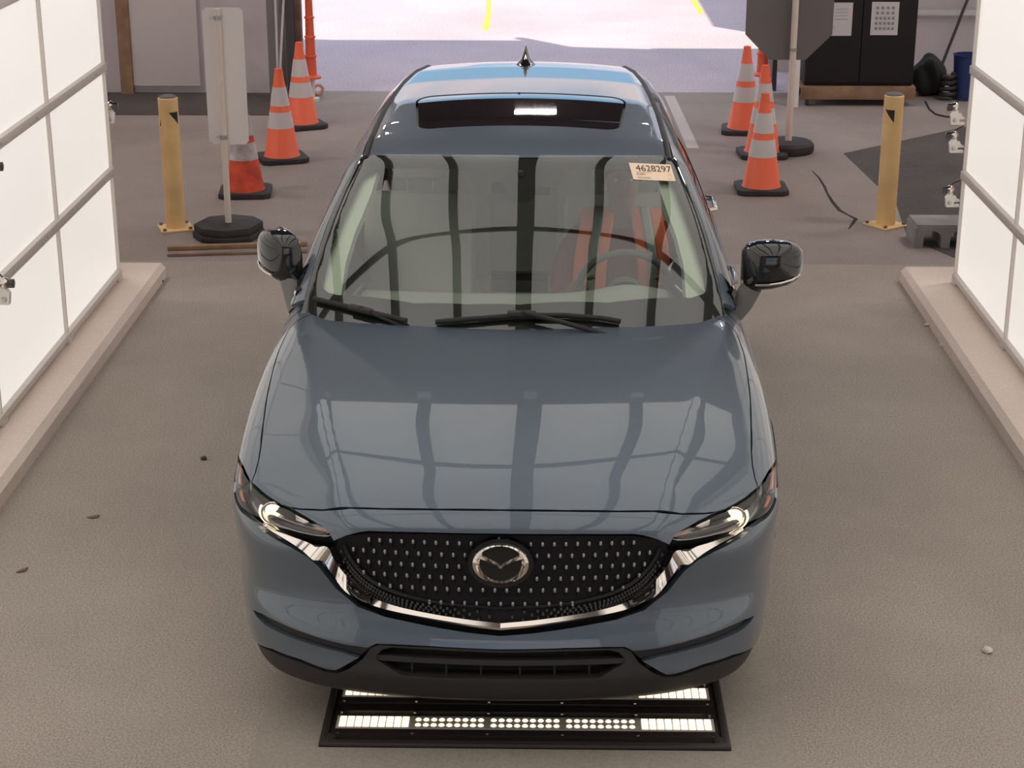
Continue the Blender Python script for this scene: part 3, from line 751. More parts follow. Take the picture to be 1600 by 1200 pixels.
MOLD = [(0.648, 2.27), (0.642, 2.5), (0.63, 2.9), (0.613, 3.3), (0.592, 3.7), (0.562, 4.1), (0.53, 4.36), (0.50, 4.45)]
def roof_pts(xy, sg=-1): return zf.solid(gG, np.array([(sg*x, y) for x, y in xy]))
rl = [(0, float(ws_mid[1]))]+[(-p[0], p[1]) for p in ws_top[::-1]]+[(0.634, 2.275)]+[(x-0.014, y) for x, y in MOLD]+[(0.35, 4.475), (0.2, 4.49), (0, 4.495)]
rl = np.array([(-x, y) for x, y in rl]); rl = np.concatenate([rl, (rl*[-1, 1])[::-1][1:-1]])
SR = [(-0.25, 2.496), (-0.40, 2.503), (-0.452, 2.51), (-0.458, 2.58), (-0.482, 2.96), (-0.487, 3.08), (-0.40, 3.09), (-0.2, 3.095), (0, 3.097)]
SR = [(0.0, 2.495)]
for t in np.linspace(0, math.pi/2, 9): SR.append((-(0.375+0.080*math.sin(t)), 2.495+0.10*(1-math.cos(t))))
for t in np.linspace(0, math.pi/2, 9): SR.append((-(0.407+0.080*math.cos(t)), 2.977+0.12*math.sin(t)))
SR = np.array(SR+[(0.0, 3.10)]); SRF = np.concatenate([SR, (SR*[-1, 1])[::-1][1:-1]])
roof = panel('roof', gG, zf, rl, 'paint', holes=[SRF], d=0.025, gap=0.001, flange=0.01)
panel('sunroof_glass', gG, zf, SRF, 'roof_glass', d=0.03, gap=0.010, off=-0.003, flange=0.01)
sr3 = zf.solid(gG, resample(SRF, 0.02)); sr3i = zf.solid(gG, shrink(resample(SRF, 0.02), 0.010)); n_ = min(len(sr3), len(sr3i))
tube('sunroof_seal', [tuple(p) for p in np.r_[(sr3+sr3i)/2, ((sr3+sr3i)/2)[:1]]-np.array([0, 0, 0.002])], 0.006, 'rubber', CAR, 6)
def mold(sg):
    P = resample(roof_pts(MOLD, sg), 0.05, False)
    bm = bmesh.new(); b_tube(bm, [tuple(p) for p in P-np.array([0, 0, 0.006])], 0.016, 8); bmobj('roof_molding', bm, 'black_plastic', CAR, 50)
    # pillar and roof rail between screen, roof moulding and side windows
    inner = np.concatenate([ws_side[::-1], roof_pts([(x+0.014, y) for x, y in MOLD])])
    outer = on_side(gG, [(4.46, 1.50), (4.2, 1.515), (3.8, 1.535), (3.3, 1.548), (2.8, 1.545), (2.45, 1.525), (2.25, 1.475), (2.0, 1.335), (1.8, 1.195), (1.66, 1.075)])
    panel('roof_pillar', gG, FrS(sg, 0.0, 0.9, 0.7), sidept(np.concatenate([inner, outer]), sg), 'paint', d=0.02, gap=0.001, flange=0.02)
    # side glass and its pillars
    wins = {'front_window': [(1.80, 1.13), (2.0, 1.30), (2.24, 1.455), (2.44, 1.51), (2.75, 1.53), (2.88, 1.53), (2.93, 1.13)],
            'rear_window': [(3.02, 1.13), (2.98, 1.53), (3.3, 1.533), (3.75, 1.522), (3.83, 1.50), (3.93, 1.14)],
            'quarter_window': [(3.99, 1.15), (3.90, 1.50), (4.15, 1.495), (4.36, 1.47), (4.42, 1.43), (4.40, 1.30)]}
    for k, v in wins.items():
        panel(k, gG, FrX(sg), np.array(v), 'side_glass' if k == 'front_window' else 'privacy_glass', d=0.03, off=-0.004, flange=0.004)
    allw = [(1.66, 1.07), (1.8, 1.20), (2.0, 1.338), (2.25, 1.478), (2.45, 1.528), (2.8, 1.548), (3.3, 1.551), (3.8, 1.538), (4.2, 1.518), (4.47, 1.50), (4.6, 1.30), (4.66, 1.09)]
    panel('window_frame', gG, FrX(sg), np.array(allw), 'gloss_black', holes=[np.array(v) for v in wins.values()], d=0.03, flange=0.006, off=-0.001)
both(mold)
# --- doors, sills, rear
def sides(sg):
    f = FrX(sg)
    d1 = panel('front_door', gL, f, np.array([(1.57, 0.40), (1.56, 0.6), (1.555, 0.8), (1.57, 0.95), (1.61, 1.04), (1.67, 1.085), (2.0, 1.095), (2.5, 1.10), (2.94, 1.105), (2.95, 0.40)]), 'paint', d=0.03, gap=0.0025, flange=0.015)
    d2 = panel('rear_door', gL, f, np.array([(2.955, 0.40), (2.945, 1.105), (3.5, 1.12), (3.95, 1.13), (3.93, 0.95)]+arc(AX2, AZ, AR+0.02, 82, 176, 14)), 'paint', d=0.03, gap=0.0025, flange=0.015)
    panel('quarter_panel', gL, f, np.array([(3.955, 1.13), (4.3, 1.14), (4.55, 1.135), (4.62, 0.95), (4.60, 0.62), (4.35, 0.60)]+arc(AX2, AZ, AR, 30, 78, 10)+[(3.94, 0.95)]), 'paint', d=0.03, gap=0.002, flange=0.015)
    panel('sill', gL, f, np.array([(1.45, 0.21), (1.47, 0.395), (3.42, 0.395), (3.42, 0.21)]), 'black_plastic', d=0.04, flange=0.04)
    for cy, nm in ((AX1, 'front'), (AX2, 'rear')):
        a0, a1 = (2, 158) if nm == 'front' else (5, 177)
        ring = arc(cy, AZ, AR+0.004, a0, a1, 30)+arc(cy, AZ, AR-0.055, a1, a0, 30)
        panel('arch_cladding', gL, f, np.array(ring), 'black_plastic', d=0.02, off=0.008, flange=0.05)
    for k, (dy, dd, hz) in enumerate(((2.72, d1, 0.90), (3.74, d2, 0.985))):
        p = f.solid(gL, np.array([(dy-0.10, hz), (dy, hz+0.01), (dy+0.10, hz+0.015)])); o = np.array([sg*0.035, 0, 0])
        tube('door_handle', [tuple(p[0]), tuple(p[0]+o+[0, 0.02, 0]), tuple(p[1]+o*1.15), tuple(p[2]+o-[0, 0.02, 0]), tuple(p[2])], 0.013, 'chrome' if k else 'paint', dd, 8)
    strip('belt_trim', gG, [f.solid(gG, np.array([(y, z) for y in np.linspace(1.7, 4.3, 40)])) for z in (1.100, 1.115, 1.13)], [0.004, 0.008, 0.004], 'chrome')
both(sides)
fy = FrY()
tg = np.array([(-0.74, 0.62), (-0.80, 0.9), (-0.80, 1.08), (0.80, 1.08), (0.80, 0.9), (0.74, 0.62)])
panel('tailgate', gL, fy, tg, 'paint', d=0.04, gap=0.003, flange=0.02)
panel('rear_bumper', gL, fy, np.array([(-0.86, 0.30), (-0.86, 0.615), (0.86, 0.615), (0.86, 0.30)]), 'paint', d=0.04, flange=0.02)
panel('rear_window', gG, fy, np.array([(-0.70, 1.12), (-0.56, 1.48), (0.56, 1.48), (0.70, 1.12)]), 'privacy_glass', d=0.04, flange=0.004)
panel('rear_window_frame', gG, fy, np.array([(-0.80, 1.07), (-0.60, 1.55), (0.60, 1.55), (0.80, 1.07)]), 'paint', holes=[np.array([(-0.70, 1.12), (-0.56, 1.48), (0.56, 1.48), (0.70, 1.12)])], d=0.04, flange=0.01)
for sg in (-1, 1):
    panel('tail_light', gL, fy, np.array([(sg*0.42, 0.93), (sg*0.42, 1.0), (sg*0.82, 1.05), (sg*0.87, 1.0), (sg*0.82, 0.90)]), 'tail_red', d=0.03, off=0.012, flange=0.02)
# antenna: shark fin
fin = bmesh.new()
p = zf.solid(gG, np.array([[0.0, 4.12]]))[0]
rows = []
for t in np.linspace(0, 1, 12):
    h = 0.125*math.sin(math.pi*min(1, t*0.62+0.02))**0.8*(0.25+0.75*t) if t < 1 else 0.09
    w = 0.055*math.sin(math.pi*(0.12+0.80*t))**0.7
    y = p[1]-0.10+0.20*t; zb = float(zf.solid(gG, np.array([[0.0, y]]))[0][2])-0.004
    rows.append([fin.verts.new((w*c_, y, zb+h*s_)) for c_, s_ in ((-1, 0), (-0.85, 0.14), (-0.42, 0.42), (-0.12, 0.88), (0, 1), (0.12, 0.88), (0.42, 0.42), (0.85, 0.14), (1, 0))])
for a, b in zip(rows, rows[1:]):
    for k in range(8): fin.faces.new((a[k], a[k+1], b[k+1], b[k]))
fin.faces.new(rows[0]); fin.faces.new(rows[-1])
bmobj('antenna', fin, 'gloss_black', CAR, 40)
# wheels
def wheel(sg, cy):
    w = empty('wheel', (sg*0.818, cy, AZ), parent=CAR)
    M = Matrix.Rotation(math.pi/2, 4, 'Y')
    lathe('tire', [(0.25, -0.115), (0.33, -0.125), (0.37, -0.11), (0.383, -0.08), (0.383, 0.08), (0.37, 0.11), (0.33, 0.125), (0.25, 0.115)], (0, 0, 0), 'rubber', w, 48, M, cap=False)
    lathe('rim', [(0.05, -0.02), (0.2, -0.03), (0.25, -0.1), (0.255, 0.115), (0.245, 0.118), (0.235, 0.09), (0.2, 0.03), (0.05, 0.02)], (0, 0, 0), 'dark_chrome', w, 48, M)
    sb = bmesh.new(); b_box(sb, (sg*0.085, 0, 0.14), (0.03, 0.05, 0.21), 0.008); spm = None
    o = bmobj('spoke', sb, 'alloy', w)
    for k in range(1, 5):
        c = o.copy(); COL.objects.link(c); c.parent = w; c.rotation_euler = (2*math.pi*k/5, 0, 0)
    lathe('hub_cap', [(0.06, 0.07), (0.06, 0.10), (0.05, 0.108), (0, 0.11)], (0, 0, 0), 'alloy', w, 24, Matrix.Rotation(sg*math.pi/2, 4, 'Y'), cap=False)
for sg in (-1, 1):
    for cy in (AX1, AX2): wheel(sg, cy)
# underbody and cabin floor close the car from below
box('underbody', (0, 2.5, 0.30), (1.45, 3.9, 0.10), 'matt_black', CAR, 0.02)
# ================================================================== cabin, mirrors, wipers, sticker
DX = float(to_car(ony(972, 330, 2.6))[0])           # driver sits on the right of the picture
# head lining and pillar trim inside the glass
hl = np.array([(-0.60, 2.3), (-0.58, 3.2), (-0.5, 4.2), (0.5, 4.2), (0.58, 3.2), (0.60, 2.3), (0.3, 2.2), (-0.3, 2.2)])
panel('headliner', gG, zf, hl, 'interior_pale', d=0.06, off=-0.045, flange=0)
def trimp(sg):
    q = px(gG, [(499, 446), (512, 458), (527, 461), (535, 402), (549.5, 356), (561, 330), (577, 290), (586, 258), (562, 258), (548, 285), (512, 372)])
    panel('pillar_trim', gG, zf, sidept(q, sg), 'interior_pale', d=0.025, off=-0.035, flange=0.03)
    box('cowl_corner', (sg*0.835, 1.70, 0.985), (0.085, 0.36, 0.11), 'matt_black', CAR, 0.02)
    box('door_lining', (sg*0.85, 2.42, 0.77), (0.05, 1.06, 0.56), 'interior_grey', CAR, 0.02)
    box('rear_door_lining', (sg*0.85, 3.5, 0.77), (0.05, 1.0, 0.56), 'interior_dark', CAR, 0.02)
both(trimp)
def dash():
    nx, ny = 40, 16; vs = []; fs = []
    for j in range(ny+1):
        v = j/ny
        for i in range(nx+1):
            x = -0.80+1.6*i/nx
            y = 1.33+0.33*(x/0.8)**2*(1-v)+v*0.72
            if v < 0.8: z = 0.985+0.07*math.sin(math.pi*min(1, v/0.8)*0.5)
            else: z = 1.055-((v-0.8)/0.2)**2*0.42
            z += 0.055*math.exp(-((x-DX)/0.17)**2)*math.exp(-((v-0.68)/0.16)**2)
            if v > 0.9: y = 1.33+0.9*0.72
            vs.append((x, y, z))
    for j in range(ny):
        for i in range(nx): a = j*(nx+1)+i; fs.append((a, a+1, a+nx+2, a+nx+1))
    d = pyobj('dashboard', vs, fs, 'interior_grey', CAR, angle=60)
    box('centre_screen', (0.02, 1.93, 1.10), (0.24, 0.02, 0.09), 'gloss_black', d, 0.006)
    for x in (-0.62, -0.14, 0.18): box('air_vent', (x, 1.985, 0.965), (0.16, 0.02, 0.05), 'gloss_black', d, 0.006)
dash()
sw = empty('steering_wheel', (DX, 2.12, 1.02), parent=CAR); sw.rotation_euler = (math.radians(-66), 0, 0)
bm = bmesh.new()
b_tube(bm, [(0.195*math.cos(t), 0.195*math.sin(t), 0) for t in np.linspace(0, 2*math.pi, 41)], 0.016, 10); bmobj('wheel_rim', bm, 'interior_dark', sw, 60)
for a in (20, 160, 90):
    t = math.radians(a); tube('wheel_spoke', [(0.05*math.cos(t), 0.05*math.sin(t), -0.02), (0.19*math.cos(t), 0.19*math.sin(t), 0)], 0.017, 'interior_dark', sw, 8)
lathe('wheel_hub', [(0.075, -0.03), (0.075, 0.0), (0.06, 0.02), (0, 0.024)], (0, 0, -0.015), 'interior_dark', sw, 28, cap=False)
tube('steering_column', [(0, 0, -0.03), (0, 0, -0.26)], 0.04, 'interior_dark', sw, 12)
def seat(x, y, front=True):
    s = empty('seat', (x, y, 0.36), parent=CAR)
    box('cushion', (0, -0.05, 0.20), (0.52, 0.54, 0.17), 'seat_leather', s, 0.06, Matrix.Rotation(math.radians(-6), 4, 'X'))
    box('backrest', (0, 0.27, 0.56), (0.52, 0.15, 0.70), 'seat_leather', s, 0.06, Matrix.Rotation(math.radians(-18), 4, 'X'))
    box('headrest', (0, 0.43, 1.03), (0.27, 0.10, 0.19), 'seat_leather', s, 0.045, Matrix.Rotation(math.radians(-12), 4, 'X'))
    for k in (-0.06, 0.06): tube('headrest_post', [(k, 0.39, 0.87), (k, 0.42, 0.98)], 0.007, 'dark_chrome', s, 8)
seat(DX, 2.52); seat(-DX, 2.52); seat(0.42, 3.5); seat(-0.42, 3.5); seat(0.0, 3.54)
box('centre_console', (0.0, 2.45, 0.58), (0.22, 0.95, 0.34), 'interior_grey', CAR, 0.04)
box('cabin_floor', (0, 2.7, 0.36), (1.6, 2.6, 0.02), 'interior_dark', CAR)
rv = empty('rear_view_mirror', (0.02, 2.06, 1.47), parent=CAR)
box('mirror_body', (0, 0, 0), (0.25, 0.035, 0.065), 'matt_black', rv, 0.015); tube('mirror_arm', [(0, -0.01, 0.02), (0, -0.02, 0.075)], 0.012, 'matt_black', rv, 8)
mat('mirror_grey', (0.14, 0.135, 0.13), 0.5)
# --- wing mirrors
def wing_mirror(sg, fold):
    p = px(gL, [(452, 462)])[0]; p = np.array([0.905*sg, 1.80, 1.068])
    r = empty('wing_mirror', tuple(p), parent=CAR); r.rotation_euler = (0, 0, fold)
    rows = []; bm = bmesh.new(); n = 28
    # housing: rounded sections from the inner to the outer end
    for t, hw, lo, hi, dep in ((0.0, 0.0, 0.06, 0.20, 0.03), (0.02, 0, 0.05, 0.232, 0.075), (0.06, 0, 0.042, 0.245, 0.10), (0.12, 0, 0.050, 0.250, 0.11), (0.18, 0, 0.065, 0.248, 0.105), (0.22, 0, 0.085, 0.236, 0.085), (0.242, 0, 0.11, 0.215, 0.05), (0.248, 0, 0.14, 0.19, 0.02)):
        ring = []
        for k in range(n):
            a = 2*math.pi*k/n; ca, sa = math.cos(a), math.sin(a)
            e = 0.62; cy = math.copysign(abs(ca)**e, ca); cz = math.copysign(abs(sa)**e, sa)
            y = (0.02 if ca > 0 else dep)*cy; z = (lo+hi)/2+(hi-lo)/2*cz
            ring.append(bm.verts.new((sg*(0.025+t), 0.03+y, z)))
        rows.append(ring)
    for a, b in zip(rows, rows[1:]):
        for k in range(n): bm.faces.new((a[k], a[(k+1) % n], b[(k+1) % n], b[k]))
    bm.faces.new(rows[0]); bm.faces.new(rows[-1])
    h = bmobj('mirror_housing', bm, 'gloss_black', r, 60)
    bm = bmesh.new()
    pts = []
    for t, dep, z in ((0.05, 0.103, 0.082), (0.10, 0.110, 0.086), (0.15, 0.110, 0.094), (0.20, 0.096, 0.106), (0.232, 0.062, 0.118)): pts.append((sg*(0.025+t), 0.03-dep, z))
    b_tube(bm, pts, 0.0045, 6); bmobj('signal_strip', bm, 'chrome', h, 60)
    box('mirror_glass', (sg*0.15, 0.052, 0.15), (0.19, 0.006, 0.13), 'chrome', r, 0.002)
    if fold == 0 or True:
        bm = bmesh.new(); b_tube(bm, [(sg*0.0, 0.02, -0.055), (sg*0.035, 0.015, -0.015), (sg*0.07, 0.01, 0.055)], [0.052, 0.046, 0.044], 16); bmobj('mirror_foot', bm, 'mirror_grey', r, 60)
wing_mirror(1, 0.0); wing_mirror(-1, math.radians(-58))
# --- wipers
def wiper(pts, block, nm='wiper'):
    P = px(gG, pts); Nn = grad(gG, P); w = empty(nm, tuple(P[0]), parent=CAR); o = P[0]
    Q = resample(P, 0.03, False); Nq = grad(gG, Q)
    bm = bmesh.new(); b_tube(bm, [tuple(v) for v in Q+Nq*0.020-o], 0.010, 8); bmobj('wiper_spine', bm, 'matt_black', w, 50)
    bm = bmesh.new(); b_tube(bm, [tuple(v) for v in Q+Nq*0.007-o], 0.004, 6); bmobj('wiper_blade', bm, 'rubber', w, 50)
    b = px(gG, [block])[0]; nb = grad(gG, b[None])[0]
    d = Q[-1]-Q[0]; d /= np.linalg.norm(d); t = Vector(d).to_track_quat('X', 'Z').to_matrix().to_4x4()
    box('wiper_clip', tuple(b+nb*0.028-o), (0.11, 0.028, 0.022), 'black_plastic', w, 0.006, t)
    return w, o, b, nb
w1, o1, b1, n1 = wiper([(494, 471), (530, 480), (565, 489), (600, 497), (637, 506)], (567, 490))
tube('wiper_arm', [tuple(b1+n1*0.036-o1), tuple(b1+np.array([0.16, -0.09, -0.02])-o1), tuple(b1+np.array([0.30, -0.15, -0.085])-o1)], 0.010, 'matt_black', w1, 8)
w2, o2, b2, n2 = wiper([(682, 508), (740, 503), (815, 497.5), (880, 497.5), (940, 502), (968, 507)], (815, 497))
tube('wiper_arm', [tuple(b2+n2*0.036-o2), tuple(b2+np.array([0.16, -0.05, 0.0])-o2), tuple(b2+np.array([0.34, -0.06, -0.05])-o2)], 0.010, 'matt_black', w2, 8)
# --- windscreen sticker and number plate strip on the dash
def text_mesh(body, size):
    cu = bpy.data.curves.new('text', 'FONT'); cu.body = body; cu.size = size; cu.align_x = 'LEFT'
    o = bpy.data.objects.new('text', cu); COL.objects.link(o)
    dg = bpy.context.evaluated_depsgraph_get(); me = bpy.data.meshes.new_from_object(o.evaluated_get(dg))
    bpy.data.objects.remove(o); bpy.data.curves.remove(cu); return me
mat('sticker_paper', (0.86, 0.66, 0.50), 0.7); mat('ink', (0.07, 0.055, 0.045), 0.8); mat('sticker_green', (0.55, 0.75, 0.25), 0.7)
s4 = px(gG, [(982, 255), (1047.5, 258), (1055, 284.5), (989.5, 281)]); sn = grad(gG, s4).mean(0); sn /= np.linalg.norm(sn)
ex = s4[1]-s4[0]; ey = s4[3]-s4[0]; SW, SH = np.linalg.norm(ex), np.linalg.norm(ey)
stk = empty('windshield_sticker', tuple(s4[3]), parent=CAR)
stk['label'] = 'pale orange number sticker behind the glass'
def onstk(u, v, off): return (s4[3]+ex*u-ey*v+sn*off)-s4[3]
pyobj('sticker_sheet', [onstk(0, 0, 0.003), onstk(1, 0, 0.003), onstk(1, 1, 0.003), onstk(0, 1, 0.003), onstk(0, 0, 0.002), onstk(1, 0, 0.002), onstk(1, 1, 0.002), onstk(0, 1, 0.002)],
      [(0, 1, 2, 3), (7, 6, 5, 4), (0, 4, 5, 1), (1, 5, 6, 2), (2, 6, 7, 3), (3, 7, 4, 0)], 'sticker_paper', stk)
def put_text(body, size, u, v, wid, nm):
    me = text_mesh(body, 1.0); co = np.array([tuple(x.co) for x in me.vertices]); mn, mx = co.min(0), co.max(0)
    for vtx in me.vertices:
        a = u+(vtx.co.x-mn[0])/(mx[0]-mn[0])*wid; b = v+(vtx.co.y-mn[1])/(mx[1]-mn[1])*size
        vtx.co = onstk(a, b, 0.0042)
    me.materials.append(MATS['ink']); add(nm, me, stk)
put_text('4628297', 0.36, 0.13, 0.52, 0.84, 'sticker_number'); put_text('CAR1', 0.10, 0.12, 0.28, 0.20, 'sticker_text')
mat('faint_ink', (0.55, 0.42, 0.32), 0.8)
def patch(u0, u1, v0, v1, m, nm): pyobj(nm, [onstk(u0, v0, 0.004), onstk(u1, v0, 0.004), onstk(u1, v1, 0.004), onstk(u0, v1, 0.004)], [(0, 1, 2, 3)], m, stk)
patch(0.12, 0.45, 0.44, 0.47, 'faint_ink', 'sticker_line'); patch(0.12, 0.42, 0.08, 0.17, 'faint_ink', 'sticker_line')
bm = bmesh.new()
prev = None
for k in range(17):
    a = math.radians(-150+260*k/16); i = bm.verts.new(onstk(0.88+0.055*math.cos(a), 0.24+0.14*math.sin(a), 0.0042)); o_ = bm.verts.new(onstk(0.88+0.068*math.cos(a), 0.24+0.18*math.sin(a), 0.0042))
    if prev: bm.faces.new((prev[0], prev[1], o_, i))
    prev = (i, o_)
bmobj('sticker_mark', bm, 'sticker_green', stk)
vp = px(gG, [(952, 494), (983, 494), (983, 498), (952, 498)]); mat('white_plate', (0.75, 0.75, 0.72), 0.5)
vb = vp-grad(gG, vp)*0.012
pyobj('number_plate_strip', [*vb, *(vb-[0, 0, 0.004])], [(0, 1, 2, 3), (7, 6, 5, 4), (0, 4, 5, 1), (1, 5, 6, 2), (2, 6, 7, 3), (3, 7, 4, 0)], 'white_plate', CAR)

# ================================================================== the driver
mat('skin', (0.30, 0.17, 0.11), 0.55); mat('hair', (0.015, 0.012, 0.010), 0.6)
mat('maroon_shirt', (0.20, 0.045, 0.055), 0.85, noise=(14, 0.2, 3)); mat('vest_orange', (1.0, 0.20, 0.07), 0.7); mat('vest_grey', (0.42, 0.50, 0.47), 0.45)
mat('trousers', (0.03, 0.035, 0.05), 0.85)
DW = Matrix.Rotation(CAR_YAW, 4, 'Z') @ Vector((DX, 2.50, 0.56))
drv = empty('person', DW, CAR_YAW)
tag(drv, 'driver in maroon shirt and orange safety vest sitting behind the steering wheel', 'person')
def skin_mesh(name, nodes, edges, m, parent, sub=2, root=0):
    me = bpy.data.meshes.new(name); me.from_pydata([n[0] for n in nodes], edges, []); o = add(name, me, parent)
    md = o.modifiers.new('skin', 'SKIN'); md.use_smooth_shade = True
    if not me.skin_vertices: bm = bmesh.new(); bm.from_mesh(me); bm.verts.layers.skin.verify(); bm.to_mesh(me); bm.free()
    for i, n in enumerate(nodes):
        sv = me.skin_vertices[0].data[i]; sv.radius = n[1] if isinstance(n[1], tuple) else (n[1], n[1]); sv.use_root = (i == root)
    o.modifiers.new('sub', 'SUBSURF').levels = sub; o.modifiers['sub'].render_levels = sub
    me.materials.append(MATS[m]); return o
# joints in metres from the seat (faces -y, towards the windscreen)
J = [((0, 0.05, 0.12), (0.165, 0.12)), ((0, 0.09, 0.27), (0.15, 0.11)), ((0, 0.13, 0.44), (0.165, 0.115)), ((0, 0.15, 0.56), (0.13, 0.09)), ((0, 0.14, 0.65), (0.058, 0.06)), ((0, 0.125, 0.72), (0.062, 0.068)), ((0, 0.11, 0.79), (0.082, 0.10)), ((0, 0.12, 0.88), (0.078, 0.098)), ((0, 0.125, 0.935), (0.045, 0.06))]
E_ = [(k, k+1) for k in range(8)]
def limb(start, pts):
    i = start
    for p in pts: J.append(p); E_.append((i, len(J)-1)); i = len(J)-1
    return i
hands = {}
for sg in (-1, 1):
    w = limb(3, [((sg*0.19, 0.15, 0.555), 0.066), ((sg*0.265, 0.06, 0.36), 0.052), ((sg*0.255, -0.02, 0.285), 0.047), ((sg*0.20, -0.26, 0.43), 0.032)])
    hands[sg] = w
    limb(w, [((sg*0.185, -0.315, 0.465), (0.034, 0.018)), ((sg*0.178, -0.345, 0.49), (0.034, 0.016))])
    k = limb(0, [((sg*0.10, -0.02, 0.10), 0.085), ((sg*0.14, -0.42, 0.13), 0.062), ((sg*0.14, -0.50, 0.0), 0.055), ((sg*0.13, -0.60, -0.155), 0.035), ((sg*0.13, -0.72, -0.16), 0.03)])
body = skin_mesh('body', J, E_, 'skin', drv)
for sg in (-1, 1):                                   # five fingers each, closed round the rim
    base = np.array([sg*0.178, -0.345, 0.49]); fn = []; fe = []
    for i, (du, ln) in enumerate(((-0.027, 0.9), (-0.009, 1.0), (0.009, 0.95), (0.026, 0.75))):
        b = base+np.array([du*0.6*sg, 0.01+du*0.3, du*0.9]); st = len(fn)
        for q, r in (((0, 0, 0), 0.0095), ((0, -0.030*ln, 0.014), 0.009), ((0, -0.045*ln, -0.010), 0.0085), ((0, -0.030*ln, -0.030), 0.0075)): fn.append((tuple(b+np.array(q)), r))
        fe += [(st, st+1), (st+1, st+2), (st+2, st+3)]
        skin_mesh('finger', fn[st:], [(0, 1), (1, 2), (2, 3)], 'skin', body, 1)
    skin_mesh('thumb', [(tuple(base+np.array([-sg*0.02, 0.03, -0.01])), 0.011), (tuple(base+np.array([-sg*0.045, 0.0, 0.008])), 0.010), (tuple(base+np.array([-sg*0.05, -0.028, 0.012])), 0.008)], [(0, 1), (1, 2)], 'skin', body, 1)
# face
for sg in (-1, 1):
    bm = bmesh.new(); bmesh.ops.create_uvsphere(bm, u_segments=12, v_segments=8, radius=0.010, matrix=Matrix.Translation((sg*0.032, 0.032, 0.835))); bmobj('eye', bm, 'white_plate', body, 60)
    bm = bmesh.new(); bmesh.ops.create_uvsphere(bm, u_segments=12, v_segments=8, radius=0.022, matrix=Matrix.Translation((sg*0.083, 0.12, 0.825)) @ Matrix.Diagonal((0.4, 0.8, 1.3, 1))); bmobj('ear', bm, 'skin', body, 60)
skin_mesh('nose', [((0, 0.02, 0.835), 0.010), ((0, 0.000, 0.81), 0.014), ((0, 0.01, 0.795), 0.010)], [(0, 1), (1, 2)], 'skin', body, 1)
mat('lips', (0.25, 0.09, 0.07), 0.5); tube('mouth', [(-0.025, 0.030, 0.765), (0, 0.020, 0.763), (0.025, 0.030, 0.765)], 0.006, 'lips', body, 8)
bm = bmesh.new(); bmesh.ops.create_uvsphere(bm, u_segments=24, v_segments=14, radius=0.107, matrix=Matrix.Translation((0, 0.14, 0.875)) @ Matrix.Diagonal((0.86, 0.98, 0.85, 1)))
bmesh.ops.delete(bm, geom=[v for v in bm.verts if v.co.z < 0.84+0.25*(0.10-v.co.y) and v.co.y < 0.13], context='VERTS'); bmobj('hair', bm, 'hair', drv, 60)
# clothes
SJ = [((0, 0.05, 0.12), (0.178, 0.135)), ((0, 0.09, 0.27), (0.165, 0.125)), ((0, 0.13, 0.44), (0.178, 0.128)), ((0, 0.15, 0.565), (0.14, 0.10)), ((0, 0.145, 0.61), (0.075, 0.075))]; SE = [(0, 1), (1, 2), (2, 3), (3, 4)]
for sg in (-1, 1):
    i = 3
    for p in (((sg*0.19, 0.15, 0.555), 0.082), ((sg*0.27, 0.06, 0.36), 0.068), ((sg*0.26, -0.02, 0.285), 0.060), ((sg*0.218, -0.18, 0.38), 0.046)): SJ.append(p); SE.append((i, len(SJ)-1)); i = len(SJ)-1
skin_mesh('shirt', SJ, SE, 'maroon_shirt', drv)
TJ = [((0, 0.05, 0.11), (0.175, 0.13)), ((0, 0.04, 0.02), (0.16, 0.10))]; TE = [(0, 1)]
for sg in (-1, 1):
    i = 0
    for p in (((sg*0.10, -0.02, 0.10), 0.098), ((sg*0.14, -0.42, 0.13), 0.076), ((sg*0.14, -0.50, 0.0), 0.068), ((sg*0.13, -0.585, -0.12), 0.055)): TJ.append(p); TE.append((i, len(TJ)-1)); i = len(TJ)-1
skin_mesh('trousers', TJ, TE, 'trousers', drv)
def vest(sg):
    # front half of the open vest: three bands run from the shoulder to the waist
    path = [(0.30, 0.55), (0.20, 0.665), (0.09, 0.672), (0.005, 0.60), (-0.028, 0.50), (-0.032, 0.40), (-0.035, 0.28), (-0.045, 0.15)]   # (y, z)
    cx = [0.115, 0.098, 0.094, 0.110, 0.128, 0.134, 0.130, 0.125]
    P = np.array([(c, y, z) for c, (y, z) in zip(cx, path)]); P = rounded(P, 2, False)
    v = None
    for nm, u0, u1, m, lift in (('vest_front', -0.062, -0.012, 'vest_orange', 0.0), ('reflective_band', -0.013, 0.026, 'vest_grey', 0.004), ('vest_side', 0.025, 0.085, 'vest_orange', 0.0)):
        vs = []; fs = []; n = len(P)
        for i, p in enumerate(P):
            t = P[min(i+1, n-1)]-P[max(i-1, 0)]; t /= np.linalg.norm(t); nr = np.cross(t, [1, 0, 0]); nr /= np.linalg.norm(nr)
            if nr[1] > 0 and i > n*0.4: nr = -nr
            if i <= n*0.4 and nr[2] < 0: nr = -nr
            for u in np.linspace(u0, u1, 6):
                back = 0.5*max(0, u-0.0)**2*16*0.05+1.2*(max(0, abs(p[0]+u)-0.06))**2
                q = p+np.array([u, 0, 0])+nr*(0.012+lift)+np.array([0, back, -back*0.6 if i < n*0.45 else 0]); q[0] *= sg; vs.append(q)
        for i in range(n-1):
            for k in range(5): a = i*6+k; fs.append((a, a+1, a+7, a+6))
        o = pyobj(nm, vs, fs, m, drv if v is None else v, angle=80)
        s_ = o.modifiers.new('cloth', 'SOLIDIFY'); s_.thickness = 0.006; s_.offset = 0
        if v is None: v = o
both(vest)
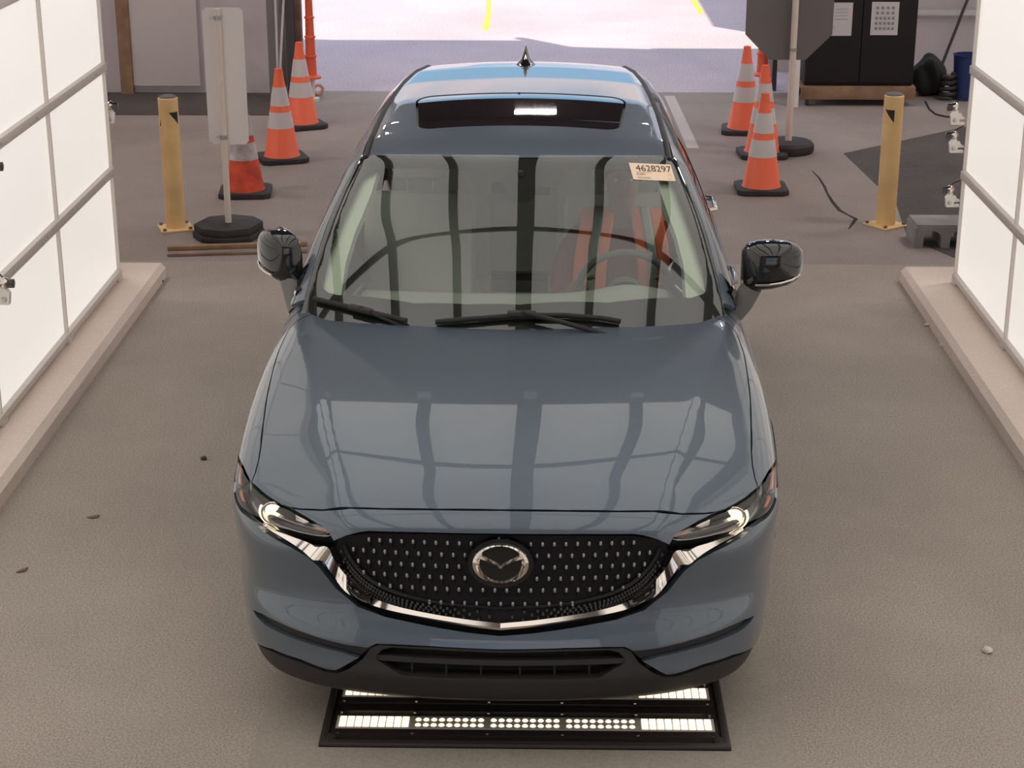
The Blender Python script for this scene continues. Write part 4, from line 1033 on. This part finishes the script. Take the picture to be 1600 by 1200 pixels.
# ================================================================== things round the booth
mat('safety_yellow', (0.92, 0.62, 0.29), 0.45, noise=(5, 0.12, 3)); mat('bollard_cap', (0.16, 0.15, 0.145), 0.7); mat('black_paint', (0.02, 0.018, 0.017), 0.5)
mat('cone_orange', (1.0, 0.18, 0.085), 0.5); mat('cone_worn', (0.62, 0.075, 0.035), 0.75, noise=(9, 0.35, 4)); mat('reflective_white', (0.72, 0.68, 0.67), 0.35); mat('reflective_worn', (0.55, 0.50, 0.49), 0.6, noise=(7, 0.45, 4))
mat('sign_back', (0.88, 0.84, 0.82), 0.5, 0.0); mat('sign_back_dark', (0.20, 0.185, 0.175), 0.5, 0.2); mat('pvc', (0.80, 0.72, 0.62), 0.4); mat('galvanised', (0.5, 0.5, 0.5), 0.35, 0.8)
mat('wood', (0.30, 0.185, 0.11), 0.75, noise=(8, 0.25, 5)); mat('old_wood', (0.25, 0.17, 0.12), 0.85, noise=(8, 0.3, 5))
def bollard(x, y, label, turn):
    b = empty('bollard', (x, y, 0), turn); tag(b, label, 'bollard', 'yellow safety bollards')
    lathe('post', [(0.068, 0.012), (0.068, 0.925), (0.062, 0.93)], (0, 0, 0), 'safety_yellow', b, 36)
    lathe('cap', [(0.062, 0.922), (0.060, 0.936), (0.04, 0.945), (0, 0.948)], (0, 0, 0), 'bollard_cap', b, 36, cap=False)
    box('base_plate', (0, 0, 0.006), (0.23, 0.23, 0.012), 'safety_yellow', b, 0.003)
    for sx in (-1, 1):
        for sy in (-1, 1): lathe('bolt', [(0.013, 0.012), (0.013, 0.024), (0.009, 0.028)], (sx*0.09, sy*0.09, 0), 'bollard_cap', b, 6)
    for tri in (((-8, 0.835), (52, 0.835), (52, 0.745)), ((170, 0.835), (230, 0.835), (230, 0.745)), ((-75, 0.74), (-62, 0.79), (-62, 0.735))):   # black painted triangles of the arrow marking
        A, B, Cc = map(np.array, tri); n = 6; vs = []; ix = {}; fs = []
        for i in range(n+1):
            for j in range(n+1-i):
                q = A+(B-A)*i/n+(Cc-A)*j/n; t = math.radians(q[0]-90); ix[i, j] = len(vs); vs.append((0.0690*math.cos(t), 0.0690*math.sin(t), q[1]))
        for i in range(n):
            for j in range(n-i):
                fs.append((ix[i, j], ix[i+1, j], ix[i, j+1]))
                if j < n-i-1: fs.append((ix[i+1, j], ix[i+1, j+1], ix[i, j+1]))
        pyobj('arrow_mark', vs, fs, 'black_paint', b)
bollard(*onz(275, 357)[:2], 'yellow steel bollard beside the upright rectangular sign', 0.35); bollard(*onz(1383, 352)[:2], 'yellow steel bollard in front of the wooden dolly and black cabinet', -0.95)
def cone(x, y, label, worn=False, rz=0.0):
    c = empty('traffic_cone', (x, y, 0), rz); tag(c, label, 'traffic cone', 'orange traffic cones')
    H = 0.75; rad = lambda z: 0.145+(0.030-0.145)*(z-0.035)/(H-0.035)
    co, rw = ('cone_worn', 'reflective_worn') if worn else ('cone_orange', 'reflective_white')
    lathe('cone_body', [(rad(0.035)+0.012, 0.035), (rad(0.05), 0.05), (rad(0.61), 0.61), (rad(0.617)-0.003, 0.617), (rad(H), H), (rad(H)-0.008, H+0.002), (0.0, H-0.02)], (0, 0, 0), co, c, 40, cap=False)
    for z0, z1 in ((0.455, 0.605), (0.275, 0.405)): lathe('reflective_band', [(rad(z0)+0.0015, z0), (rad(z1)+0.0015, z1)], (0, 0, 0), rw, c, 40, cap=False)
    s, k = 0.195, 0.045
    prism('rubber_base', [(-s+k, -s), (s-k, -s), (s, -s+k), (s, s-k), (s-k, s), (-s+k, s), (-s, s-k), (-s, -s+k)], Matrix.Identity(4), 0.042, 'base_rubber', c, 0.008)
for (x, y), lb, wn, rz in ((onz(384, 303)[:2], 'worn faded orange cone half hidden behind the rectangular sign', True, 0.1), (onz(441, 250)[:2], 'clean orange cone between the worn cone and the post by the rear opening', False, 0.35), (onz(472, 198)[:2], 'farthest orange cone on the sign side, nearest the rear opening post', False, 0.45),
                           (onz(1189, 298)[:2], 'orange cone nearest the car mirror, in front of two others', False, 0.0), (onz(1190, 243)[:2], 'orange cone mostly hidden behind the nearest cone, beside the round sign base', False, 0.05), (onz(1162, 206)[:2], 'farthest orange cone beside the octagonal sign', False, -0.1)):
    cone(x, y, lb, wn, rz)
# rectangular sign seen from behind
p = onz(357, 347, 0.1); sx, sy = p[0], p[1]
s = empty('sign_post', (sx, sy, 0)); tag(s, 'upright rectangular sign seen from the back on a white pole', 'sign')
prism('rubber_base', [(0.25*math.cos(math.radians(a)), 0.25*math.sin(math.radians(a))) for a in (12, 50, 92, 135, 190, 230, 272, 315)], Matrix.Identity(4), 0.045, 'base_rubber', s, 0.01)
prism('rubber_collar', [(0.24*math.cos(math.radians(a)), 0.235*math.sin(math.radians(a))) for a in (12, 50, 92, 135, 190, 230, 272, 315)], Matrix.Translation((0, 0, 0.045)), 0.055, 'base_rubber', s, 0.012)
tube('pole', [(0, 0, 0.09), (0, 0, 1.56)], 0.022, 'pvc', s, 20)
a = ony(310, 12, sy+0.04); b_ = ony(388, 226, sy+0.04)
M = Matrix.Translation((0, 0.048, 0)) @ XZ
x0, x1, z0, z1 = a[0]-sx+0.02, b_[0]-sx+0.005, b_[2], a[2]
k = 0.025; prism('sign_plate', [(x0+k, z0), (x1-k, z0), (x1, z0+k), (x1, z1-k), (x1-k, z1), (x0+k, z1), (x0, z1-k), (x0, z0+k)], M, 0.004, 'sign_back', s)
for z in (z0+0.06, z1-0.06):
    c = lathe('clamp', [(0.026, -0.014), (0.026, 0.014)], (0, 0, z), 'galvanised', s, 20); box('clamp_bolt', (-0.036, 0.0, 0.0+z), (0.03, 0.012, 0.012), 'galvanised', c)
# octagonal sign seen from behind
p = onz(1232, 220, 0.09); ox, oy = p[0], p[1]
s = empty('sign_post', (ox, oy, 0)); tag(s, 'octagonal sign seen from the back on a pole with a round rubber base', 'sign')
lathe('rubber_base', [(0.215, 0.0), (0.225, 0.02), (0.222, 0.07), (0.20, 0.09), (0.03, 0.095)], (-0.01, -0.0, 0), 'base_rubber', s, 40)
tube('pole', [(0, 0, 0.09), (0, 0, 1.75)], 0.027, 'pvc', s, 20); lathe('pole_joint', [(0.029, 0.70), (0.029, 0.745)], (0, 0, 0), 'pvc', s, 20)
cx = (1.765+2.478)/2+0.01-ox; cz = 0.757+0.357; R = 0.357/math.cos(math.pi/8)
prism('sign_plate', [(cx+R*math.cos(math.pi/8+k*math.pi/4), cz+R*math.sin(math.pi/8+k*math.pi/4)) for k in range(8)], Matrix.Translation((0, 0.05, 0)) @ XZ, 0.004, 'sign_back_dark', s)
for z in (0.85, 1.35): lathe('clamp', [(0.031, -0.014), (0.031, 0.014)], (0, 0, z), 'galvanised', s, 20)
# --- floor light box in front of the car
mat('box_black', (0.034, 0.027, 0.026), 0.25, coat=0.3); mat('box_frame', (0.06, 0.052, 0.048), 0.5, 0.4); mat('led_strip_base', (0.55, 0.50, 0.45), 0.5); mat('screw', (0.6, 0.58, 0.55), 0.25, 1.0)
FL, FR = onz(497, 1172), onz(1142, 1172); bx0, bx1, by0, by1 = FL[0], FR[0], float(FL[1]+FR[1])/2, 0.78
lb = empty('floor_light_box', ((bx0+bx1)/2, (by0+by1)/2, 0)); tag(lb, 'black floor light box with two rows of lit warm lamps under the car nose', 'light box')
ox, oy = lb.location[0], lb.location[1]
def lrel(x, y, z): return (x-ox, y-oy, z)
box('base_plate', lrel((bx0+bx1)/2, (by0+by1)/2, 0.004), (bx1-bx0, by1-by0, 0.008), 'box_black', lb)
for (x, y, sx_, sy_) in (((bx0+bx1)/2, by0+0.013, bx1-bx0, 0.026), ((bx0+bx1)/2, by1-0.013, bx1-bx0, 0.026), (bx0+0.012, (by0+by1)/2, 0.024, by1-by0-0.052), (bx1-0.012, (by0+by1)/2, 0.024, by1-by0-0.052)):
    box('frame_bar', lrel(x, y, 0.010), (sx_, sy_, 0.020), 'box_frame', lb, 0.003)
for x in (bx0+0.03, bx1-0.03):
    lathe('corner_lug', [(0.024, 0.008), (0.024, 0.018), (0.012, 0.02)], lrel(x, by0+0.045, 0), 'box_frame', lb, 16)
lm = None
for py in (1135.5, 1086.5, 1040.0):
    yA = float(onz(820, py)[1]); xa, xb = bx0+0.045, bx1-0.045; L = xb-xa
    box('cover_plate', lrel((xa+xb)/2, yA, 0.0095), (L+0.02, 0.165, 0.003), 'box_black', lb, 0.001)
    st = box('led_strip', lrel((xa+xb)/2, yA, 0.012), (L, 0.082, 0.004), 'led_strip_base', lb)
    for i in range(5):
        for k in range(9):
            x = xa+L*(i+0.5)/5+(k-4)*L/5*0.104
            wide = i in (0, 4)
            nm = 'led_wide' if wide else 'led'
            key = nm
            if lm is None: lm = {}
            if key not in lm:
                bm = bmesh.new()
                for dy, r in ((-0.019, 0.0105), (0.017, 0.0105)):
                    rr = r*1.1 if wide else r
                    b_lathe(bm, [(rr, 0), (rr*0.8, 0.003), (0, 0.0045)], (0, dy, 0), 10, cap=False)
                if wide: b_box(bm, (0, 0, 0.001), (0.022, 0.066, 0.003))
                me = bpy.data.meshes.new('led'); bmesh.ops.recalc_face_normals(bm, faces=bm.faces[:]); bm.to_mesh(me); bm.free(); me.materials.append(MATS['led_glow']); lm[key] = me
            o = add('led', lm[key], st); o.location = lrel(x, yA, 0.014)
    for i in range(6):
        for dy in (-0.07, 0.07):
            c = lathe('screw', [(0.006, 0.011), (0.005, 0.014), (0, 0.0145)], lrel(xa+0.01+(L-0.02)*i/5, yA+dy, 0), 'screw', lb, 8, cap=False)
# concrete pad that the box is set into
pad = [onz(441, 1045), onz(378, 1200), onz(1252, 1200), onz(1205, 1045)]
x0, x1 = float((pad[0][0]+pad[1][0])/2), float((pad[2][0]+pad[3][0])/2)
tag(pyobj('concrete_pad', [(x0, -4.5, 0.004), (x1, -4.5, 0.004), (x1, 5.4, 0.004), (x0, 5.4, 0.004), (x0, -4.5, 0), (x1, -4.5, 0), (x1, 5.4, 0), (x0, 5.4, 0)], [(0, 1, 2, 3), (0, 4, 5, 1), (1, 5, 6, 2), (2, 6, 7, 3), (3, 7, 4, 0)], 'concrete'), kind='structure')
# --- floor marks: darker patch, crack, painted lines
def flat_poly(name, pts, m, z=0.003):
    return pyobj(name, [(x, y, z) for x, y in pts]+[(x, y, 0) for x, y in pts], [tuple(range(len(pts)))]+[(k, k+len(pts), (k+1) % len(pts)+len(pts), (k+1) % len(pts)) for k in range(len(pts))], m)
tag(flat_poly('dark_floor_patch', [onz(x, y)[:2] for x, y in ((1318, 240), (1520, 196), (1560, 330), (1520, 415), (1418, 372), (1400, 318))][::-1], 'floor_dark'), kind='structure')  # dark flat polygon on the floor by the wall end
tag(flat_poly('dark_floor_strip', [(-5.9, 11.05), (-2.25, 11.05), (-2.25, 12.15), (-5.9, 12.15)], 'floor_dark', 0.006), 'dark strip along the tent wall behind the bollard', 'mat')  # dark flat strip at the foot of the tent wall
mat('crack', (0.03, 0.025, 0.022), 0.9); mat('line_white', (0.55, 0.50, 0.48), 0.8); mat('line_yellow', (0.85, 0.72, 0.10), 0.8)
def ribbon(name, pts, ws, m, z=0.003):
    P = np.array([p[:2] for p in pts]); L = []; R = []
    for i, p in enumerate(P):
        t = P[min(i+1, len(P)-1)]-P[max(i-1, 0)]; t = t/np.linalg.norm(t); nn = np.array([-t[1], t[0]])*ws[i]/2; L.append(p+nn); R.append(p-nn)
    return flat_poly(name, [tuple(q) for q in R+L[::-1]], m, z)
ck = [onz(x, y) for x, y in ((1268, 266), (1279, 277), (1288, 291), (1293, 303), (1301, 316), (1312, 329), (1325, 336), (1337, 342), (1332, 350), (1326, 358))]
tag(ribbon('floor_crack', ck, [0.004, 0.014, 0.02, 0.016, 0.026, 0.03, 0.018, 0.03, 0.022, 0.006], 'crack', 0.002), kind='structure')
tag(ribbon('floor_line', [onz(1046, 150), onz(1083, 232)], [0.10, 0.10], 'line_white'), kind='structure')
tag(ribbon('yard_line', [onz(759, 47), onz(763, 20), onz(765, -30)], [0.085, 0.06, 0.06], 'line_yellow'), kind='structure'); tag(ribbon('yard_line', [onz(1096, 22), onz(1080, -6), onz(1066, -30)], [0.07, 0.07, 0.07], 'line_yellow'), kind='structure')
# --- planks on the floor by the sign
for i, (pa, pb, h) in enumerate((((262, 391), (480, 384), 0.03), ((262, 400), (480, 394), 0.02))):
    a, b = onz(*pa), onz(*pb); c = (a+b)/2; L = float(np.linalg.norm((b-a)[:2]))
    o = box('plank', (0, 0, h/2), (L, 0.05, h), 'wood' if i == 0 else 'old_wood', None, 0.004); o.location = (c[0], c[1], 0.0); o.rotation_euler = (0, 0, math.atan2(b[1]-a[1], b[0]-a[0]))
    tag(o, ('thicker brown wooden plank lying on the floor beyond the curb end', 'low greyish wooden plank lying in front of the thicker plank')[i], 'plank')
# --- grey arched block by the wall
p0, p1 = onz(1428, 388), onz(1520, 392)
mat('grey_block', (0.30, 0.28, 0.265), 0.85, noise=(5, 0.2, 4))
blk = empty('step_block', (p0[0], p0[1], 0)); tag(blk, 'grey step block with arched openings behind the curb end', 'block')
def arch_poly(x, w, h, n=8): return [(x, 0.0)]+[(x+w/2-w/2*math.cos(math.pi*k/n), h*0.55+h*0.45*math.sin(math.pi*k/n)) for k in range(n+1)]+[(x+w, 0.0)]
poly = [(0.0, 0.0)]+arch_poly(0.06, 0.12, 0.12)+arch_poly(0.24, 0.09, 0.12)+arch_poly(0.40, 0.12, 0.12)+[(0.60, 0.0), (0.60, 0.15), (0.02, 0.15), (0.0, 0.13)]
bm = bmesh.new(); b_prism(bm, poly, Matrix.Translation((0, 0.30, 0)) @ XZ, 0.30); bmobj('block_body', bm, 'grey_block', blk)
box('top_slot', (0.28, 0.14, 0.152), (0.25, 0.03, 0.006), 'base_rubber', blk); box('block_top', (0.3, 0.15, 0.155), (0.58, 0.28, 0.012), 'grey_block', blk, 0.004)
# --- small cameras on clear brackets at the wall ends
mat('clear_plastic', (0.80, 0.76, 0.68), 0.25, coat=0.5); mat('lens_black', (0.01, 0.01, 0.012), 0.15, coat=0.5)
def wcam(px_, py_, Y, sgn, label, sc=1.0, X=None):
    p = ony(px_, py_, Y)
    if X is not None:
        d = ray(px_, py_); p = CAMP+d*((X-CAMP[0])/d[0])
    r = empty('wall_camera', tuple(p)); tag(r, label, 'camera', 'small cameras on the booth walls'); r.scale = (sc, sc, sc)
    M = Matrix.Translation((0, 0.02, 0)) @ XZ
    s_ = sgn
    prism('bracket', [(s_*x, z) for x, z in ((-0.075, -0.055), (0.005, -0.055), (0.012, 0.0), (-0.01, 0.03), (-0.03, 0.032), (-0.03, 0.01), (-0.05, 0.012), (-0.06, -0.01), (-0.075, -0.012), (-0.075, -0.022), (-0.04, -0.022), (-0.04, -0.043), (-0.075, -0.043))][::-1 if s_ > 0 else 1], M, 0.035, 'clear_plastic', r)
    lathe('bracket_bolt', [(0.014, 0), (0.014, 0.006), (0.008, 0.008)], (0, 0, 0), 'galvanised', r, 8, Matrix.Translation((-s_*0.016, -0.015, -0.028)) @ Matrix.Rotation(math.pi/2, 4, 'X'))
    bm = bmesh.new(); bmesh.ops.create_uvsphere(bm, u_segments=20, v_segments=12, radius=0.028, matrix=Matrix.Translation((-s_*0.012, 0.0, 0.05))); bmobj('camera_ball', bm, 'chrome', r, 60)
    lathe('camera_lens', [(0.022, 0), (0.022, 0.03), (0.016, 0.032), (0.0, 0.03)], (0, 0, 0), 'lens_black', r, 20, Matrix.Translation((s_*0.004, 0, 0.048)) @ Matrix.Rotation(s_*math.pi/2, 4, 'Y'), cap=False)
    tube('cable', [(-s_*0.02, 0.02, 0.07), (-s_*0.04, 0.03, 0.085), (-s_*0.075, 0.03, 0.10)], 0.004, 'rubber', r, 6)
wcam(176, 178, 5.44, 1, 'small camera at the far end of the wall beside the rectangular sign')
wcam(1488, 180, 5.44, -1, 'highest of three small cameras at the wall end by the black cabinet'); wcam(1486, 224, 5.44, -1, 'middle of three small cameras at the wall end by the black cabinet'); wcam(1480, 309, 5.44, -1, 'lowest of three small cameras, above the grey step block')
wcam(12, 458, 0, 1, 'small camera on the wall under a rail at the picture edge', 1.0, -2.42); wcam(-6, 276, 0, 1, 'small camera on the wall panel above the one under the rail', 1.0, -2.42)
# --- rear left: wall panel, posts, delineator
mat('door_white', (0.62, 0.57, 0.555), 0.6); mat('post_grey', (0.20, 0.19, 0.195), 0.5); mat('post_dark', (0.075, 0.072, 0.08), 0.5); mat('rod_white', (0.72, 0.70, 0.72), 0.4)
def vpost(name, pxa, pxb, Y, dep, m, z1=5.0, z0=0.0, parent=None):
    a, b = ony(pxa, 100, Y)[0], ony(pxb, 100, Y)[0]
    return box(name, ((a+b)/2, Y, (z0+z1)/2), (b-a, dep, z1-z0), m, parent)
dr = empty('door_1', (0, 0, 0)); tag(dr, kind='structure')
vpost('door_leaf', 208, 312, 12.14, 0.05, 'door_white', 2.6, 0.08, dr)
tag(vpost('wall_stud', 188, 207, 12.12, 0.09, 'wood', 4.9), 'brown wooden stud between the canvas and the white panel', 'post')
ff = empty('door_frame_2', (0, 0, 0)); tag(ff, kind='structure')
vpost('frame_post', 421, 433, 11.75, 0.10, 'post_grey', 5.0, 0, ff); vpost('frame_post', 434, 449, 11.95, 0.10, 'tent_fabric', 5.0, 0, ff); vpost('frame_post', 449.5, 463, 11.8, 0.12, 'post_dark', 5.0, 0, ff)
tag(vpost('wall_stud', 463.5, 474, 11.85, 0.09, 'old_wood', 5.0), 'brown wooden post behind the stacked orange delineator', 'post')
for k, (xa, ya, xb, yb) in enumerate(((428, -60, 434, 120), (446, -60, 437, 120))):
    tag(tube('door_rod', [tuple(ony(xa, ya, 11.6-0.05*k)), tuple(ony(xb, yb, 11.6-0.05*k))], 0.011, 'rod_white', None, 8), ('white rod leaning upright against the rear door frame', 'white rod crossing diagonally at the rear door frame')[k], 'rod')
def delineator(x, y, z0, segs, label, base=True):
    d = empty('delineator', (x, y, 0)); tag(d, label, 'delineator', 'orange delineator posts')
    z = z0; r = 0.054
    lathe('flange', [(r, z0), (0.095, z0), (0.095, z0+0.015), (r, z0+0.035)], (0, 0, 0), 'delin', d, 28, cap=False)
    for h in segs:
        lathe('tube_segment', [(r, z), (r*0.93, z+h), (r+0.006, z+h+0.002), (r+0.006, z+h+0.016), (r*0.86, z+h+0.02)], (0, 0, 0), 'delin', d, 28, cap=False); z += h+0.012; r *= 0.88
    tube('stake', [(0, 0, 0.03), (0, 0, z0+0.1)], 0.03, 'pvc', d, 12)
    lathe('foot', [(0.07, 0.0), (0.07, 0.03), (0.035, 0.035)], (0, 0, 0), 'pvc', d, 20)
mat('delin', (0.85, 0.13, 0.06), 0.5)
q = onz(488, 158); delineator(q[0], q[1], 0.22, (0.20, 0.17, 0.17, 0.17, 0.17, 0.17), 'stacked orange delineator standing against the post at the rear opening')
q = onz(1189, 150); delineator(q[0], q[1], 0.20, (0.20, 0.18), 'short pink orange delineator behind the cones under the octagonal sign')
q = onz(490, 146); bm = bmesh.new(); b_tube(bm, [(0.045*math.cos(t), 0.0, 0.055+0.045*math.sin(t)) for t in np.linspace(0, 2*math.pi, 25)], 0.016, 8)
mat('ring_pink', (0.75, 0.42, 0.33), 0.6); o = bmobj('hose_ring', bm, 'ring_pink', None, 60); o.location = (q[0]+0.06, q[1]-0.1, 0.0); o.rotation_euler = (0, 0, 0.4); tag(o, 'small pale pink ring standing beside the stacked delineator', 'ring')
# --- rear right: cabinet on a dolly
mat('cabinet_black', (0.012, 0.010, 0.012), 0.55); mat('paper', (0.62, 0.60, 0.61), 0.8); mat('print_grey', (0.28, 0.27, 0.28), 0.8); mat('print_red', (0.55, 0.12, 0.10), 0.8); mat('print_yellow', (0.65, 0.55, 0.10), 0.8); mat('caster_grey', (0.10, 0.10, 0.105), 0.5)
CYF = float(onz(1250, 165)[1]); cab = empty('cabinet', (3.07, CYF, 0)); tag(cab, 'tall black two door cabinet with two paper notices', 'cabinet')
box('cabinet_body', (0.005, 0.33, 1.15), (1.02, 0.62, 1.92), 'cabinet_black', cab, 0.01)
for sx in (-1, 1):
    dd = box('cabinet_door', (0.005+sx*0.253, 0.012, 1.15), (0.498, 0.022, 1.86), 'cabinet_black', cab, 0.004); tube('handle', [(0.005+sx*0.03, -0.01, 1.05), (0.005+sx*0.03, -0.025, 1.07), (0.005+sx*0.03, -0.025, 1.19), (0.005+sx*0.03, -0.01, 1.21)], 0.007, 'dark_chrome', dd, 8)
def notice(pa, pb, label):
    a, b = ony(*pa, CYF-0.004), ony(*pb, CYF-0.004)
    n = empty('paper_notice', (float(a[0]+b[0])/2, CYF-0.004, float(b[2]))); tag(n, label, 'notice', 'paper notices on the cabinet')
    w, h = float(b[0]-a[0]), float(a[2]-b[2]); box('sheet', (0, 0.002, h/2), (w, 0.003, h), 'paper', n); return n, w, h
n, w, h = notice((1288, 4), (1330, 56), 'paper notice with a red picture on the left cabinet door')
box('print_picture', (-w*0.38, 0.0, h*0.70), (w*0.16, 0.002, h*0.30), 'print_red', n); box('print_picture', (-w*0.38, 0.0, h*0.46), (w*0.12, 0.002, h*0.16), 'cabinet_black', n)
prism('print_logo', [(-w*0.25+0.045*math.cos(t), h*0.26+0.014*math.sin(t)) for t in np.linspace(0, 2*math.pi, 16, endpoint=False)], Matrix.Translation((0, 0.0, 0)) @ XZ, 0.001, 'print_yellow', n)
for k in range(4): box('print_line', (w*0.12, 0.0, h*(0.80-0.10*k)), (w*0.45, 0.002, 0.004), 'print_grey', n)
n, w, h = notice((1363, 3), (1402, 55), 'paper notice with a grid of small pictures on the right cabinet door')
for r in range(5):
    for c in range(4 if r < 2 else 5):
        m_ = box('print_picture', (w*((c+0.5)/(4 if r < 2 else 5)-0.5)*0.76, 0.0, h*(0.82-0.155*r)), (w*0.10, 0.002, h*0.085), 'print_grey', n)
dl = empty('dolly', (3.07, CYF, 0)); tag(dl, 'wooden dolly on casters carrying the black cabinet', 'dolly')
box('front_board', (0, -0.02, 0.125), (1.07, 0.04, 0.12), 'wood', dl, 0.005); box('back_board', (0, 0.66, 0.125), (1.07, 0.04, 0.12), 'wood', dl, 0.005); box('deck', (0, 0.32, 0.175), (1.07, 0.64, 0.022), 'wood', dl)
for sx in (-0.47, 0.42):
    for yy in (0.04, 0.58):
        c = lathe('caster_wheel', [(0.042, -0.016), (0.045, -0.01), (0.045, 0.01), (0.042, 0.016)], (0, 0, 0), 'caster_grey', dl, 20, Matrix.Translation((sx, yy, 0.045)) @ Matrix.Rotation(math.pi/2, 4, 'Y')); box('caster_fork', (sx, yy, 0.085), (0.05, 0.06, 0.05), 'galvanised', dl, 0.005)
fr = empty('door_frame_3', (0, 0, 0)); tag(fr, kind='structure')
vpost('frame_post', 1239, 1250, CYF-0.06, 0.05, 'sign_back', 5.0, 0, fr); vpost('frame_post', 1190, 1206, 12.6, 0.1, 'tent_fabric', 5.0, 0, fr); vpost('frame_post', 1207, 1214, 12.4, 0.06, 'post_dark', 5.0, 0, fr)
# things by the right tent wall
mat('bag_black', (0.012, 0.011, 0.012), 0.7, bump=(6, 0.6)); mat('bin_blue', (0.02, 0.045, 0.16), 0.5); mat('pole_black', (0.015, 0.013, 0.013), 0.4)
p = onz(1444, 152); bm = bmesh.new(); bmesh.ops.create_icosphere(bm, subdivisions=4, radius=1.0)
for v in bm.verts:
    k = 1+0.10*math.sin(5*v.co.x+2*v.co.z)+0.08*math.sin(7*v.co.y+3*v.co.x); v.co = Vector((v.co.x*0.16*k, v.co.y*0.22*k, max(-0.95, v.co.z)*0.19*k+0.18))
b = bmobj('bag', bm, 'bag_black', None, 60); b.location = (p[0]+0.07, p[1]+0.15, 0); tag(b, 'black bag slumped on the floor beside the cabinet dolly', 'bag')
p = onz(1462, 128); br = empty('broom', (p[0], p[1]-0.1, 0)); tag(br, 'black handled broom leaning across the wall behind the bag', 'broom')
tube('handle', [(0, 0, 0.10), (0.42, 0.35, 1.15)], 0.016, 'pole_black', br, 10); box('head', (0, 0, 0.08), (0.30, 0.06, 0.05), 'old_wood', br, 0.008); box('bristles', (0, 0, 0.03), (0.29, 0.05, 0.06), 'bag_black', br)
p = onz(1505, 158); bn = lathe('bin', [(0.12, 0.0), (0.15, 0.42), (0.16, 0.43), (0.145, 0.43), (0.11, 0.02)], (0, 0, 0), 'bin_blue', None, 28); bn.location = (p[0]+0.05, p[1]+0.1, 0); tag(bn, 'blue bin half hidden behind the wall end', 'bin')
mat('hose_dark', (0.03, 0.028, 0.026), 0.5); p = onz(1478, 146)
hs = tube('hose', [(0.075*math.cos(t)*(1-0.012*t), 0.075*math.sin(t)*(1-0.012*t), 0.025+0.0085*t) for t in np.linspace(0, 26, 130)], 0.022, 'hose_dark', None, 8); hs.location = (p[0]-0.055, p[1]-0.34, 0); tag(hs, 'dark hose coiled on the floor between bag and bin', 'hose')
cb = tube('cable', [tuple(onz(x, y)[:2])+(0.008,) for x, y in ((1446, 160), (1452, 172), (1462, 180), (1480, 184), (1496, 184))], 0.008, 'rubber', None, 6); tag(cb, 'thin black cable on the floor below the hose', 'cable')
tag(box('trim_2', (4.3, 13.44, 0.62), (3.6, 0.05, 0.05), 'tent_fabric'), kind='structure')
# building outside whose shadow falls across the yard
mat('outer_wall', (0.45, 0.43, 0.42), 0.8); tag(box('wall_outside', (6.8, 24, 2.15), (5.0, 20.0, 4.3), 'outer_wall'), kind='structure')
# --- litter on the floor
mat('leaf_brown', (0.20, 0.10, 0.05), 0.8); mat('scrap_white', (0.65, 0.60, 0.55), 0.8); mat('stone', (0.06, 0.05, 0.045), 0.9)
def leaf(x, y, l, w, rz, m, label):
    vs = []
    for t in np.linspace(0, 1, 7):
        s_ = math.sin(math.pi*t)**0.8; vs += [(l*(t-0.5), w*s_/2, 0.004+0.010*t*t), (l*(t-0.5), 0, 0.002+0.006*t), (l*(t-0.5), -w*s_/2, 0.006)]
    fs = []
    for k in range(6): a = k*3; fs += [(a, a+1, a+4, a+3), (a+1, a+2, a+5, a+4)]
    o = pyobj('leaf', vs, fs, m, None, smooth=True); p = onz(x, y); o.location = (p[0], p[1], 0.0); o.rotation_euler = (0, 0, rz); s_ = o.modifiers.new('t', 'SOLIDIFY'); s_.thickness = 0.0015
    tag(o, label, 'leaf', 'dry leaves on the floor')
leaf(146, 809, 0.055, 0.025, 0.1, 'leaf_brown', 'dry brown leaf on asphalt left of the head lamp'); leaf(35, 893, 0.05, 0.02, 0.6, 'leaf_brown', 'dry brown leaf on asphalt near the picture edge below the curb'); leaf(112, 538, 0.06, 0.02, 0.4, 'leaf_brown', 'dry leaf on top of the curb below the lit wall')
def pebble(x, y, r, m, label):
    bm = bmesh.new(); bmesh.ops.create_icosphere(bm, subdivisions=2, radius=r)
    for v in bm.verts: v.co = v.co*(1+0.2*math.sin(300*v.co.x+200*v.co.y)); v.co.z = v.co.z*0.55+r*0.5
    o = bmobj('pebble', bm, m, None, 60); p = onz(x, y); o.location = (p[0], p[1], 0); tag(o, label, 'pebble', 'bits on the floor')
pebble(319, 718, 0.016, 'stone', 'dark pebble on asphalt left of the front fender'); pebble(252, 441, 0.018, 'stone', 'dark pebble at the far end of the curb'); pebble(142, 593, 0.010, 'scrap_white', 'white bit of gravel beside the curb'); pebble(1543, 1019, 0.020, 'scrap_white', 'white scrap on asphalt right of the bumper corner'); pebble(1448, 509, 0.014, 'scrap_white', 'white gravel beside the right curb'); pebble(1473, 541, 0.018, 'scrap_white', 'larger white gravel beside the right curb')
